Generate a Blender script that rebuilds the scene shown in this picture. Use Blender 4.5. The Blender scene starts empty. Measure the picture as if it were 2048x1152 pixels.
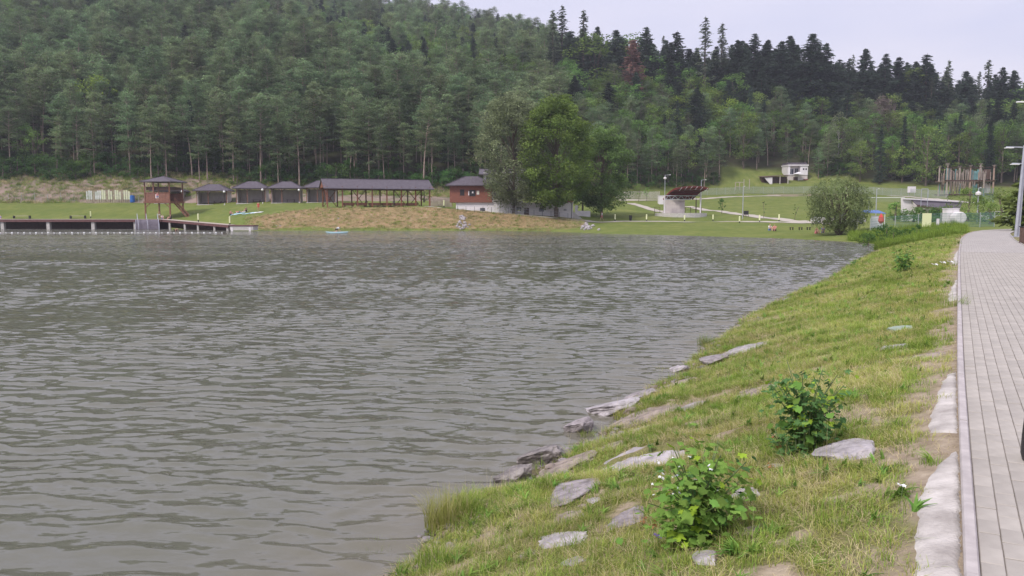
import bpy, bmesh, math, random
import numpy as np
from mathutils import Vector, Matrix, noise as mnoise
R = math.radians
rng = np.random.default_rng(7)
random.seed(7)
sc = bpy.context.scene
col = sc.collection

# ------------------------------------------------------------------ camera
F = 1600.0; HOR = 426.0; EYE = 3.0
TH = math.atan((576 - HOR) / F)
cam_d = bpy.data.cameras.new('camera'); cam = bpy.data.objects.new('camera', cam_d); col.objects.link(cam)
cam_d.sensor_width = 36.0; cam_d.lens = 36.0 * F / 2048.0
cam_d.clip_start = 0.05; cam_d.clip_end = 5000
cam.location = (0, 0, EYE); cam.rotation_euler = (R(90) - TH, 0, 0)
sc.camera = cam

# ------------------------------------------------------------------ sky, sun, exposure
world = bpy.data.worlds.new("World"); sc.world = world; world.use_nodes = True
SUN_EL, SUN_AZ = R(46), R(-135)         # azimuth from +Y towards +X: high, from the left
nt = world.node_tree; nt.nodes.clear()
N = nt.nodes.new; L = nt.links.new
out = N('ShaderNodeOutputWorld'); bg = N('ShaderNodeBackground'); bg.inputs[1].default_value = 0.1
sky = N('ShaderNodeTexSky'); sky.sky_type = 'NISHITA'; sky.sun_disc = False
sky.sun_elevation = SUN_EL; sky.sun_rotation = SUN_AZ; sky.air_density = 1.0; sky.dust_density = 2.0
tc = N('ShaderNodeTexCoord'); mp = N('ShaderNodeMapping'); mp.inputs['Scale'].default_value = (1.1, 1.1, 4.0)
nz = N('ShaderNodeTexNoise'); nz.inputs['Scale'].default_value = 1.7; nz.inputs['Detail'].default_value = 5; nz.inputs['Roughness'].default_value = .5
cr = N('ShaderNodeValToRGB')
cr.color_ramp.elements[0].position = .3; cr.color_ramp.elements[0].color = (5.3, 5.45, 7.2, 1)
cr.color_ramp.elements[1].position = .72; cr.color_ramp.elements[1].color = (7.5, 7.1, 8.0, 1)
mx = N('ShaderNodeMix'); mx.data_type = 'RGBA'; mx.inputs[0].default_value = .9
L(tc.outputs['Generated'], mp.inputs[0]); L(mp.outputs[0], nz.inputs['Vector']); L(nz.outputs[0], cr.inputs[0])
sx_ = N('ShaderNodeSeparateXYZ'); zr_ = N('ShaderNodeMapRange'); zr_.inputs[1].default_value = 0; zr_.inputs[2].default_value = 1; zr_.inputs[3].default_value = .94; zr_.inputs[4].default_value = 1.42
vm = N('ShaderNodeVectorMath'); vm.operation = 'SCALE'; L(tc.outputs['Generated'], sx_.inputs[0]); L(sx_.outputs[2], zr_.inputs[0]); L(cr.outputs[0], vm.inputs[0]); L(zr_.outputs[0], vm.inputs['Scale'])
L(sky.outputs[0], mx.inputs[6]); L(vm.outputs[0], mx.inputs[7]); L(mx.outputs[2], bg.inputs[0]); L(bg.outputs[0], out.inputs[0])
sd = bpy.data.lights.new('sun', 'SUN'); sd.energy = 2.6; sd.angle = R(11); sd.color = (1, .95, .87)
sun = bpy.data.objects.new('sun', sd); col.objects.link(sun)
dv = Vector((math.sin(SUN_AZ) * math.cos(SUN_EL), math.cos(SUN_AZ) * math.cos(SUN_EL), math.sin(SUN_EL)))
sun.rotation_euler = dv.to_track_quat('Z', 'Y').to_euler()
sc.view_settings.view_transform = 'Standard'; sc.view_settings.look = 'None'
sc.view_settings.exposure = 0.38; sc.view_settings.gamma = 1.0; sc.view_settings.use_curve_mapping = False
sc.cycles.max_bounces = 5; sc.cycles.diffuse_bounces = 3; sc.cycles.glossy_bounces = 2
sc.cycles.transmission_bounces = 3; sc.cycles.transparent_max_bounces = 8; sc.cycles.volume_bounces = 0
sc.cycles.caustics_reflective = False; sc.cycles.caustics_refractive = False

# ------------------------------------------------------------------ pixel -> world
CT, ST = math.cos(TH), math.sin(TH)
def ray(px, py):
    cx = (px - 1024) / F; cy = (576 - py) / F
    return Vector((cx, CT + cy * ST, -ST + cy * CT))
def at(px, py, D):
    d = ray(px, py); t = D / d.y
    return Vector((d.x * t, D, EYE + d.z * t))
def atz(px, py, z):
    d = ray(px, py); t = (z - EYE) / d.z
    return Vector((d.x * t, d.y * t, z))
def zpy(py, D): return at(1024, py, D).z

# ------------------------------------------------------------------ helpers
def tag(o, label=None, cat=None, group=None, kind=None):
    if label: o['label'] = label
    if cat: o['category'] = cat
    if group: o['group'] = group
    if kind: o['kind'] = kind
    return o
def empty(name, loc, rz=0, label=None, cat=None, group=None):
    o = bpy.data.objects.new(name, None); col.objects.link(o)
    o.empty_display_size = .3
    o.location = loc; o.rotation_euler = (0, 0, rz)
    return tag(o, label, cat, group)
def link(name, me, parent=None, loc=None, rot=None, scale=None):
    o = bpy.data.objects.new(name, me); col.objects.link(o)
    if parent: o.parent = parent
    if loc is not None: o.location = loc
    if rot is not None: o.rotation_euler = rot
    if scale is not None: o.scale = scale if hasattr(scale, '__len__') else (scale,) * 3
    return o
def fastmesh(name, V, Q, mats=(), midx=None, attrs=None, smooth=False):
    """V (n,3), Q (m,4) or (m,3) arrays"""
    V = np.asarray(V, np.float32); Q = np.asarray(Q, np.int32)
    me = bpy.data.meshes.new(name); k = Q.shape[1]; m = len(Q)
    me.vertices.add(len(V)); me.vertices.foreach_set('co', V.ravel())
    me.loops.add(m * k); me.loops.foreach_set('vertex_index', Q.ravel())
    me.polygons.add(m); me.polygons.foreach_set('loop_start', np.arange(0, m * k, k, dtype=np.int32))
    try: me.polygons.foreach_set('loop_total', np.full(m, k, np.int32))
    except Exception: pass
    if midx is not None: me.polygons.foreach_set('material_index', np.asarray(midx, np.int32))
    me.polygons.foreach_set('use_smooth', np.full(m, smooth, bool))
    for a, v in (attrs or {}).items():
        v = np.asarray(v, np.float32)
        if v.ndim == 1:
            at_ = me.attributes.new(a, 'FLOAT', 'POINT'); at_.data.foreach_set('value', v)
        else:
            at_ = me.attributes.new(a, 'FLOAT_VECTOR', 'POINT'); at_.data.foreach_set('vector', v.ravel())
    for mt in mats: me.materials.append(mt)
    me.update(calc_edges=True); me.validate()
    return me

class MB:
    def __init__(s): s.v = []; s.f = []
    def add(s, vs, fs):
        b = len(s.v); s.v += [tuple(v) for v in vs]; s.f += [tuple(i + b for i in f) for f in fs]; return s
    def box(s, x0, x1, y0, y1, z0, z1):
        return s.add([(x0,y0,z0),(x1,y0,z0),(x1,y1,z0),(x0,y1,z0),(x0,y0,z1),(x1,y0,z1),(x1,y1,z1),(x0,y1,z1)],
                     [(0,3,2,1),(4,5,6,7),(0,1,5,4),(1,2,6,5),(2,3,7,6),(3,0,4,7)])
    def beam(s, p, q, w, h=None, up=(0,0,1)):
        p, q = Vector(p), Vector(q); h = h or w; d = (q - p).normalized(); u = Vector(up)
        if abs(d.dot(u)) > .98: u = Vector((0, 1, 0))
        a = d.cross(u).normalized() * w / 2; b = a.cross(d).normalized() * h / 2
        vs = [p-a-b, p+a-b, p+a+b, p-a+b, q-a-b, q+a-b, q+a+b, q-a+b]
        return s.add(vs, [(0,3,2,1),(4,5,6,7),(0,1,5,4),(1,2,6,5),(2,3,7,6),(3,0,4,7)])
    def tube(s, pts, rad, n=8, cap=True):
        pts = [Vector(p) for p in pts]
        if not hasattr(rad, '__len__'): rad = [rad] * len(pts)
        b = len(s.v); prev = None
        for i, p in enumerate(pts):
            d = (pts[min(i+1, len(pts)-1)] - pts[max(i-1, 0)]).normalized()
            if prev is None:
                a = d.orthogonal().normalized()
            else:
                a = (prev - d * prev.dot(d)).normalized()
            prev = a; c = d.cross(a)
            for k in range(n):
                t = 2 * math.pi * k / n
                s.v.append(tuple(p + (a * math.cos(t) + c * math.sin(t)) * rad[i]))
        for i in range(len(pts) - 1):
            for k in range(n):
                k2 = (k + 1) % n
                s.f.append((b+i*n+k, b+i*n+k2, b+(i+1)*n+k2, b+(i+1)*n+k))
        if cap:
            s.f.append(tuple(b + k for k in reversed(range(n))))
            s.f.append(tuple(b + (len(pts)-1)*n + k for k in range(n)))
        return s
    def lathe(s, prof, cx=0, cy=0, n=14):
        b = len(s.v)
        for r_, z in prof:
            for k in range(n):
                t = 2*math.pi*k/n; s.v.append((cx + r_*math.cos(t), cy + r_*math.sin(t), z))
        for i in range(len(prof)-1):
            for k in range(n):
                k2 = (k+1) % n; s.f.append((b+i*n+k, b+i*n+k2, b+(i+1)*n+k2, b+(i+1)*n+k))
        s.f.append(tuple(b+k for k in reversed(range(n)))); s.f.append(tuple(b+(len(prof)-1)*n+k for k in range(n)))
        return s
    def prism(s, poly, d, n=(0,1,0)):
        """poly list of 3d points, extruded by vector d"""
        k = len(poly); d = Vector(d)
        vs = [Vector(p) for p in poly] + [Vector(p) + d for p in poly]
        return s.add(vs, [tuple(range(k)), tuple(reversed(range(k, 2*k)))] + [(i, (i+1) % k + 0, (i+1) % k + k, i + k)[::-1] for i in range(k)])
    def slab(s, a, b_, c, d, t):
        """quad a b c d thickened downwards by t"""
        vs = [Vector(p) for p in (a, b_, c, d)]; lo = [v - Vector((0,0,t)) for v in vs]
        return s.add(vs + lo, [(0,1,2,3),(7,6,5,4),(0,4,5,1),(1,5,6,2),(2,6,7,3),(3,7,4,0)])
    def build(s, name, m, parent=None, smooth=False, fix=True):
        me = bpy.data.meshes.new(name); me.from_pydata(s.v, [], s.f)
        for x in (m if isinstance(m, (list, tuple)) else [m]): me.materials.append(x)
        if fix:
            bm = bmesh.new(); bm.from_mesh(me); bmesh.ops.recalc_face_normals(bm, faces=bm.faces); bm.to_mesh(me); bm.free()
        if smooth: me.polygons.foreach_set('use_smooth', [True] * len(me.polygons))
        me.update()
        return link(name, me, parent)

def copy_tree(o, parent=None):
    c = o.copy(); col.objects.link(c); c.parent = parent
    for ch in o.children: copy_tree(ch, c)
    return c

# ------------------------------------------------------------------ materials
def mat(name, c, rough=.7, c2=None, scale=4, detail=4, bump=0, bscale=None, metal=0, spec=.5, stretch=(1,1,1), coord='Object', emit=0, lo=.35, hi=.65, rand=0):
    m = bpy.data.materials.new(name); m.use_nodes = True; t = m.node_tree; n = t.nodes; l = t.links
    b = n['Principled BSDF']; b.inputs['Base Color'].default_value = (*c, 1); b.inputs['Roughness'].default_value = rough
    b.inputs['Metallic'].default_value = metal; b.inputs['Specular IOR Level'].default_value = spec
    if c2 or bump:
        tc = n.new('ShaderNodeTexCoord'); mp = n.new('ShaderNodeMapping'); mp.inputs['Scale'].default_value = stretch
        l.new(tc.outputs[coord], mp.inputs[0])
    last = None
    if c2:
        nz = n.new('ShaderNodeTexNoise'); nz.inputs['Scale'].default_value = scale; nz.inputs['Detail'].default_value = detail; nz.inputs['Roughness'].default_value = .6
        mr = n.new('ShaderNodeMapRange'); mr.inputs[1].default_value = lo; mr.inputs[2].default_value = hi
        mx = n.new('ShaderNodeMix'); mx.data_type = 'RGBA'; mx.inputs[6].default_value = (*c, 1); mx.inputs[7].default_value = (*c2, 1)
        l.new(mp.outputs[0], nz.inputs['Vector']); l.new(nz.outputs[0], mr.inputs[0]); l.new(mr.outputs[0], mx.inputs[0])
        last = mx.outputs[2]
        if rand:
            oi = n.new('ShaderNodeObjectInfo'); hs = n.new('ShaderNodeHueSaturation'); r2 = n.new('ShaderNodeMapRange')
            r2.inputs[3].default_value = 1 - rand; r2.inputs[4].default_value = 1 + rand
            l.new(oi.outputs['Random'], r2.inputs[0]); l.new(r2.outputs[0], hs.inputs['Value']); l.new(last, hs.inputs['Color']); last = hs.outputs[0]
        l.new(last, b.inputs['Base Color'])
    if bump:
        nb = n.new('ShaderNodeTexNoise'); nb.inputs['Scale'].default_value = bscale or scale * 4; nb.inputs['Detail'].default_value = 6
        bp = n.new('ShaderNodeBump'); bp.inputs['Strength'].default_value = 1; bp.inputs['Distance'].default_value = bump
        l.new(mp.outputs[0], nb.inputs['Vector']); l.new(nb.outputs[0], bp.inputs['Height']); l.new(bp.outputs[0], b.inputs['Normal'])
    if emit: b.inputs['Emission Color'].default_value = (*c, 1); b.inputs['Emission Strength'].default_value = emit
    return m

def leafmat(name, c1, c2, transl=.4, rand=.32, pos=.4, hue=.0):
    m = bpy.data.materials.new(name); m.use_nodes = True; t = m.node_tree; n = t.nodes; l = t.links
    for x in list(n): n.remove(x)
    o = n.new('ShaderNodeOutputMaterial'); d = n.new('ShaderNodeBsdfDiffuse'); tr = n.new('ShaderNodeBsdfTranslucent'); ms = n.new('ShaderNodeMixShader')
    ms.inputs[0].default_value = transl
    at_ = n.new('ShaderNodeAttribute'); at_.attribute_name = 'tone'
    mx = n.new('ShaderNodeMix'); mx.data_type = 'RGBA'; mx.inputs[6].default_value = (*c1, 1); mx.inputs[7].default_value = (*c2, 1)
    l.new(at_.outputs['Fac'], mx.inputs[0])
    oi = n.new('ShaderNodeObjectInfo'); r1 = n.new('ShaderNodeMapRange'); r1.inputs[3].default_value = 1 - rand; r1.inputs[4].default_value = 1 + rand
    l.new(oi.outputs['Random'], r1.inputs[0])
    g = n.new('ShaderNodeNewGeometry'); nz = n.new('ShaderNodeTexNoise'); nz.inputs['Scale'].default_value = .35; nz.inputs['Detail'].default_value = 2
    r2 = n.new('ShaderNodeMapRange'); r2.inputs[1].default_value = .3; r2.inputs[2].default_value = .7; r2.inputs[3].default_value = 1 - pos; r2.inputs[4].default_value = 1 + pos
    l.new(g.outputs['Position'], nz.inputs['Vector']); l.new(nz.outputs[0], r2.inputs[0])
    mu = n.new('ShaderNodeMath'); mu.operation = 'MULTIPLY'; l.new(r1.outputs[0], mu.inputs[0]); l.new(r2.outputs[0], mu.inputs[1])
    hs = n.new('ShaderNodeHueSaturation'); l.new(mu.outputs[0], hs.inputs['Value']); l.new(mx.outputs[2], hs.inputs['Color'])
    if hue:
        # the same random, folded, shifts the hue between neighbours
        f = n.new('ShaderNodeMath'); f.operation = 'MULTIPLY'; f.inputs[1].default_value = 7.31; fr = n.new('ShaderNodeMath'); fr.operation = 'FRACT'
        r3 = n.new('ShaderNodeMapRange'); r3.inputs[3].default_value = .5 - hue; r3.inputs[4].default_value = .5 + hue
        l.new(oi.outputs['Random'], f.inputs[0]); l.new(f.outputs[0], fr.inputs[0]); l.new(fr.outputs[0], r3.inputs[0]); l.new(r3.outputs[0], hs.inputs['Hue'])
    l.new(hs.outputs[0], d.inputs[0]); l.new(hs.outputs[0], tr.inputs[0])
    l.new(d.outputs[0], ms.inputs[1]); l.new(tr.outputs[0], ms.inputs[2]); l.new(ms.outputs[0], o.inputs[0])
    return m

M = {}
M['pine'] = leafmat('pine_needles', (0.106, 0.153, 0.073), (0.250, 0.341, 0.172), hue=.025)
M['spruce'] = leafmat('spruce_needles', (0.039, 0.064, 0.044), (0.092, 0.128, 0.086), hue=.01)
M['larch'] = leafmat('larch_needles', (0.078, 0.104, 0.065), (0.156, 0.189, 0.117))
M['dead'] = leafmat('dead_needles', (0.204, 0.114, 0.096), (0.336, 0.204, 0.168))
M['decid'] = leafmat('broad_leaves', (0.105, 0.181, 0.046), (0.239, 0.361, 0.099), hue=.025)
M['bushleaf'] = leafmat('understory_leaves', (0.055, 0.122, 0.033), (0.118, 0.215, 0.061), hue=.02)
M['birch'] = leafmat('birch_leaves', (0.138, 0.172, 0.085), (0.304, 0.345, 0.193), rand=.05)
M['lime'] = leafmat('bright_leaves', (0.093, 0.156, 0.037), (0.223, 0.301, 0.074), rand=.05)
M['ash'] = leafmat('dark_leaves', (0.108, 0.187, 0.055), (0.235, 0.337, 0.112), rand=.05)
M['willow'] = leafmat('willow_leaves', (0.169, 0.221, 0.085), (0.351, 0.416, 0.195), rand=.05)
M['bright'] = leafmat('yellow_green_leaves', (0.149, 0.218, 0.040), (0.310, 0.414, 0.092))
M['bark'] = mat('bark', (.10, .075, .06), .9, (.16, .125, .10), 3, bump=.02)
M['pinebark'] = mat('pine_bark', (.22, .16, .13), .9, (.36, .28, .24), 2, bump=.02)
M['birchbark'] = mat('birch_bark', (.45, .43, .40), .8, (.12, .11, .10), 3, stretch=(1,1,3))
M['wood'] = mat('brown_wood', (.15, .062, .038), .65, (.24, .10, .062), 2, stretch=(1,1,6), bump=.004)
M['redwood'] = mat('red_brown_boards', (.19, .066, .042), .6, (.26, .096, .062), 2, stretch=(1,1,5))
M['darkwood'] = mat('dark_wood', (.050, .026, .020), .7, (.085, .045, .034), 3)
M['roof'] = mat('roof_tiles', (.070, .058, .072), .7, (.105, .088, .105), 2, bump=.02, bscale=6)
M['plaster'] = mat('grey_plaster', (0.515, 0.459, 0.448), .9, (0.605, 0.549, 0.526), 1.2)
M['white'] = mat('white_paint', (.74, .70, .72), .7, (.64, .60, .62), .9)
M['concrete'] = mat('concrete', (.42, .40, .38), .9, (.54, .51, .49), 3, bump=.005)
M['dark'] = mat('dark_opening', (.015, .014, .016), .5)
M['black'] = mat('black_metal', (.018, .018, .02), .45)
M['glass'] = mat('window_glass', (.03, .035, .045), .08)
M['steel'] = mat('galvanised_steel', (.42, .43, .48), .45, (.50, .51, .56), 3, metal=.6)
M['deck'] = mat('deck_boards', (.36, .30, .26), .8, (.46, .39, .34), 2, stretch=(1,6,1))
M['fascia'] = mat('deck_beam', (.11, .045, .045), .7, (.16, .07, .065), 2)
M['lampwhite'] = mat('lamp_globe_white', (.8, .8, .8), .3)
M['yellowwhite'] = mat('bollard_cream', (.72, .74, .45), .5)
M['skin'] = mat('skin', (.50, .28, .20), .6)
M['red'] = mat('red_cloth', (.55, .06, .05), .8)
M['pink'] = mat('pink_cloth', (.60, .20, .22), .8)
M['lilac'] = mat('lilac_cloth', (.33, .28, .60), .8)
M['whitecloth'] = mat('white_cloth', (.75, .74, .76), .85)
M['blackcloth'] = mat('black_cloth', (.02, .02, .025), .85)
M['bluecloth'] = mat('blue_cloth', (.10, .17, .38), .85)
M['aqua'] = mat('pale_blue_cloth', (.38, .58, .66), .85)
M['hair'] = mat('dark_hair', (.03, .02, .015), .7)
M['blond'] = mat('blond_hair', (.35, .22, .10), .7)
M['mesh'] = mat('fence_wire', (.30, .33, .31), .6)
M['greenmesh'] = mat('green_fence_wire', (.10, .22, .19), .6)
M['blue'] = mat('blue_plastic', (.02, .12, .42), .4)
M['yellowpaper'] = mat('pale_yellow_board', (.70, .72, .42), .6)
M['rust'] = mat('rusty_brown', (.085, .05, .04), .7, (.13, .08, .06), 6)
M['awning'] = mat('awning_red_steel', (.16, .028, .026), .5, (.24, .05, .045), 3)
# ------------------------------------------------------------------ the brick path's left kerb as a curve
PZ = 1.40
pick = [(1927, 1151), (1913.5, 740), (1914.5, 600), (1915.5, 530), (1917, 500), (1921, 478), (1936, 466), (1961, 460.3), (2000, 458.2), (2048, 457.2)]
KP = [atz(x, y, PZ).to_2d() for x, y in pick]
d0 = (KP[1] - KP[0]).normalized()
KP = [KP[0] - d0 * 9] + KP
dl = (KP[-1] - KP[-2]).normalized(); dl = Vector((dl.x * math.cos(.3) + dl.y * math.sin(.3), -dl.x * math.sin(.3) + dl.y * math.cos(.3)))
KP.append(KP[-1] + dl * 60)
KP = np.array([(p.x, p.y) for p in KP])
seg = np.r_[0, np.cumsum(np.hypot(*np.diff(KP, axis=0).T))]
S = np.arange(0, seg[-1], .25)
KX = np.c_[np.interp(S, seg, KP[:, 0]), np.interp(S, seg, KP[:, 1])]
def smooth(a, w):
    k = np.hanning(w); k /= k.sum(); pad = w // 2
    pre = a[0] + (a[0] - a[1]) * np.arange(pad, 0, -1)[:, None]; post = a[-1] + (a[-1] - a[-2]) * np.arange(1, pad + 1)[:, None]
    b = np.vstack([pre, a, post]); return np.c_[np.convolve(b[:, 0], k, 'valid'), np.convolve(b[:, 1], k, 'valid')]
KX = smooth(smooth(KX, 21), 21)
S = np.r_[0, np.cumsum(np.hypot(*np.diff(KX, axis=0).T))] - 9.0
TX = np.gradient(KX, axis=0); TX /= np.hypot(TX[:, 0], TX[:, 1])[:, None]
NXL = np.c_[-TX[:, 1], TX[:, 0]]           # left normal (towards the water)
def su2xy(s, u):
    s = np.asarray(s, float); u = np.asarray(u, float)
    x = np.interp(s, S, KX[:, 0]) + np.interp(s, S, NXL[:, 0]) * u
    y = np.interp(s, S, KX[:, 1]) + np.interp(s, S, NXL[:, 1]) * u
    return x, y
def xy2su(x, y):
    x = np.atleast_1d(np.asarray(x, float)); y = np.atleast_1d(np.asarray(y, float))
    so = np.empty_like(x); uo = np.empty_like(x)
    for i in range(0, len(x), 20000):
        xs = x[i:i+20000, None]; ys = y[i:i+20000, None]
        d = (xs - KX[None, ::2, 0]) ** 2 + (ys - KX[None, ::2, 1]) ** 2
        j = np.argmin(d, 1) * 2
        dx = x[i:i+20000] - KX[j, 0]; dy = y[i:i+20000] - KX[j, 1]
        so[i:i+20000] = S[j] + dx * TX[j, 0] + dy * TX[j, 1]
        uo[i:i+20000] = dx * NXL[j, 0] + dy * NXL[j, 1]
    return so, uo

def fbm(x, y, f=1.0, oct=4, seed=0, ridged=False):
    r = np.random.default_rng(seed + 99); s = np.zeros_like(np.asarray(x, float)); a = 1.0; tot = 0
    for o in range(oct):
        v = 0
        for k in range(4):
            th = r.uniform(0, 2*math.pi); ph = r.uniform(0, 6.28); g = f * r.uniform(.7, 1.4)
            v = v + np.sin((x * math.cos(th) + y * math.sin(th)) * g * 6.283 + ph + 1.3 * np.sin((x * math.sin(th) - y * math.cos(th)) * g * 4 + ph * 2))
        s = s + a * v / 4; tot += a; a *= .55; f *= 2.1
    return s / tot * 1.6

# ------------------------------------------------------------------ far ground knots, per azimuth column (pixel column -> list of (distance, pixel row or height))
def K(px, *kn):
    out = []
    for k in kn:
        D, v = k[0], k[1]
        out.append((D, v[0] if isinstance(v, tuple) else zpy(v, D)))
    return px, out
#           under        shore      bank top    lawn         foot         bank foot     forest mid   ridge      beyond
cols = [
 K(-900, (150, (-1.2,)), (158, (0,)), (166, 447), (185, 420), (200, 404), (206, 366), (330, 60), (650, -150), (900, -60)),
 K(0,    (157, (-1.2,)), (164, (0,)), (168, 447), (185, 420), (200, 405), (206, 367), (330, 85), (650, -80), (900, 0)),
 K(290,  (155, (-1.2,)), (162, (0,)), (166, 447), (182, 421), (197, 405), (204, 370), (330, 95), (650, -60), (900, 0)),
 K(400,  (148, (-1.2,)), (153, (0,)), (157, 444), (176, 418), (194, 406), (203, 376), (330, 100), (650, -30), (900, 20)),
 K(520,  (132, (-1.2,)), (137, (0,)), (146, 432), (168, 415), (190, 403), (203, 380), (330, 110), (650, -5), (900, 50)),
 K(640,  (132, (-1.2,)), (137, (0,)), (149, 416), (168, 411), (190, 402), (203, 382), (330, 125), (640, 25), (900, 80)),
 K(860,  (133, (-1.2,)), (138, (0,)), (149, 414), (168, 411), (190, 402), (205, 385), (330, 150), (620, 50), (900, 100)),
 K(1000, (131, (-1.2,)), (136, (0,)), (145, 428), (168, 418), (195, 402), (212, 385), (330, 170), (600, 80), (900, 120)),
 K(1090, (127, (-1.2,)), (132, (0,)), (142, 436), (168, 420), (200, 400), (214, 384), (330, 182), (600, 100), (900, 140)),
 K(1200, (111, (-1.2,)), (117, (0,)), (148, 443), (175, 425), (210, 396), (222, 384), (330, 195), (600, 122), (900, 160)),
 K(1400, (98, (-1.2,)),  (104, (0,)), (150, 443), (190, 418), (240, 389), (250, 384), (330, 205), (600, 190), (900, 210)),
 K(1590, (87, (-1.2,)),  (93, (0,)),  (136, 445), (180, 418), (240, 388), (262, 362), (330, 215), (600, 240), (900, 260)),
 K(1700, (78, (-1.2,)),  (83, (0,)),  (115, 450), (165, 424), (232, 387), (255, 366), (330, 232), (600, 265), (900, 290)),
 K(1780, (68, (-1.2,)),  (74, (0,)),  (95, 460), (140, 437), (222, 390), (246, 378), (330, 250), (600, 280), (900, 300)),
 K(1900, (66, (-1.2,)),  (72, (0,)),  (84, (1.2,)), (120, 441), (205, 397), (232, 385), (330, 272), (600, 290), (900, 310)),
 K(2048, (66, (-1.2,)),  (72, (0,)),  (84, (1.2,)), (110, 444), (190, 400), (225, 380), (330, 285), (600, 300), (900, 320)),
 K(2900, (66, (-1.2,)),  (72, (0,)),  (84, (1.2,)), (110, 444), (190, 400), (225, 380), (330, 300), (600, 310), (900, 330)),
]
CPX = np.array([c[0] for c in cols], float)
CD = np.array([[k[0] for k in c[1]] for c in cols]); CZ = np.array([[k[1] for k in c[1]] for c in cols])
def knots(px):
    return (np.stack([np.interp(px, CPX, CD[:, k]) for k in range(9)], -1), np.stack([np.interp(px, CPX, CZ[:, k]) for k in range(9)], -1))
def far_z(x, y):
    x = np.atleast_1d(np.asarray(x, float)); y = np.maximum(np.atleast_1d(np.asarray(y, float)), 1.)
    px = 1024 + F * x / y; D, Z = knots(px)
    z = np.where(y < D[:, 0], Z[:, 0] - (D[:, 0] - y) * .05, Z[:, 8])
    for k in range(8):
        m = (y >= D[:, k]) & (y < D[:, k+1]); t = (y - D[:, k]) / (D[:, k+1] - D[:, k])
        z = np.where(m, Z[:, k] * (1 - t) + Z[:, k+1] * t, z)
    shore_n = np.clip((y - D[:, 1]) / 3, -1, 1)
    z = z + fbm(x, y, .06, 3, 3) * .12 * np.abs(shore_n) + np.where(y > D[:, 5], fbm(x, y, .012, 3, 5) * np.clip((y - D[:, 5]) / 60, 0, 1) * 3, 0)
    z = z + np.where((y > D[:, 4]) & (y < D[:, 5] + 6) & (px < 640), fbm(x, y, .12, 3, 8) * .6, 0)
    return z
def bankW(s): return np.interp(s, [-9, 0, 1, 1.75, 2.75, 3.5, 4.25, 5.5, 8, 10.2, 14, 18.8, 25.5, 34, 51, 60, 81], [4.0, 4.0, 4.06, 4.22, 4.5, 4.1, 4.22, 4.12, 4.36, 4.45, 4.85, 5.2, 5.3, 5.05, 5.6, 5.9, 7.6]) + .07 * np.sin(s * 2.9) + .05 * np.sin(s * 6.3 + 1)
def bank_z(x, y):
    s, u = xy2su(x, y); W = bankW(s); t = np.clip(u / W, 0, 3)
    z = np.where(u <= 0, PZ - .035, (PZ - .035) * (1 - t ** 1.12))
    z = np.where(t > 1, -(u - W) * .34, z)
    a = np.clip(u / .5, 0, 1)
    z = z + a * (.045 * fbm(x, y, .32, 3, 11) + .018 * fbm(x, y, 1.6, 3, 12))
    return z, s, u
def ground_z(x, y):
    x = np.atleast_1d(np.asarray(x, float)); y = np.atleast_1d(np.asarray(y, float))
    zb, s, u = bank_z(x, y); zf = far_z(x, y); zf = np.where(y < 62, -3, zf)
    return np.maximum(zb, zf)
def place(px, py, lo=3.0, hi=700):
    """where the view ray through the pixel meets the ground"""
    d = ray(px, py); ts = np.geomspace(lo, hi, 2500) / d.y
    x = d.x * ts; y = d.y * ts; z = EYE + d.z * ts; g = ground_z(x, y)
    h = z - g; k = np.argmax(h < 0)
    if k == 0: k = len(ts) - 1
    f = h[k-1] / (h[k-1] - h[k] + 1e-9); t = ts[k-1] + (ts[k] - ts[k-1]) * f
    return Vector((d.x * t, d.y * t, EYE + d.z * t))
def onD(px, D, dz=0):
    """point on the ground under pixel column px at distance D"""
    x = (px - 1024) / F * D / (CT + ((576 - 420) / F) * ST)
    return Vector((x, D, float(ground_z(x, D)[0]) + dz))

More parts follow.
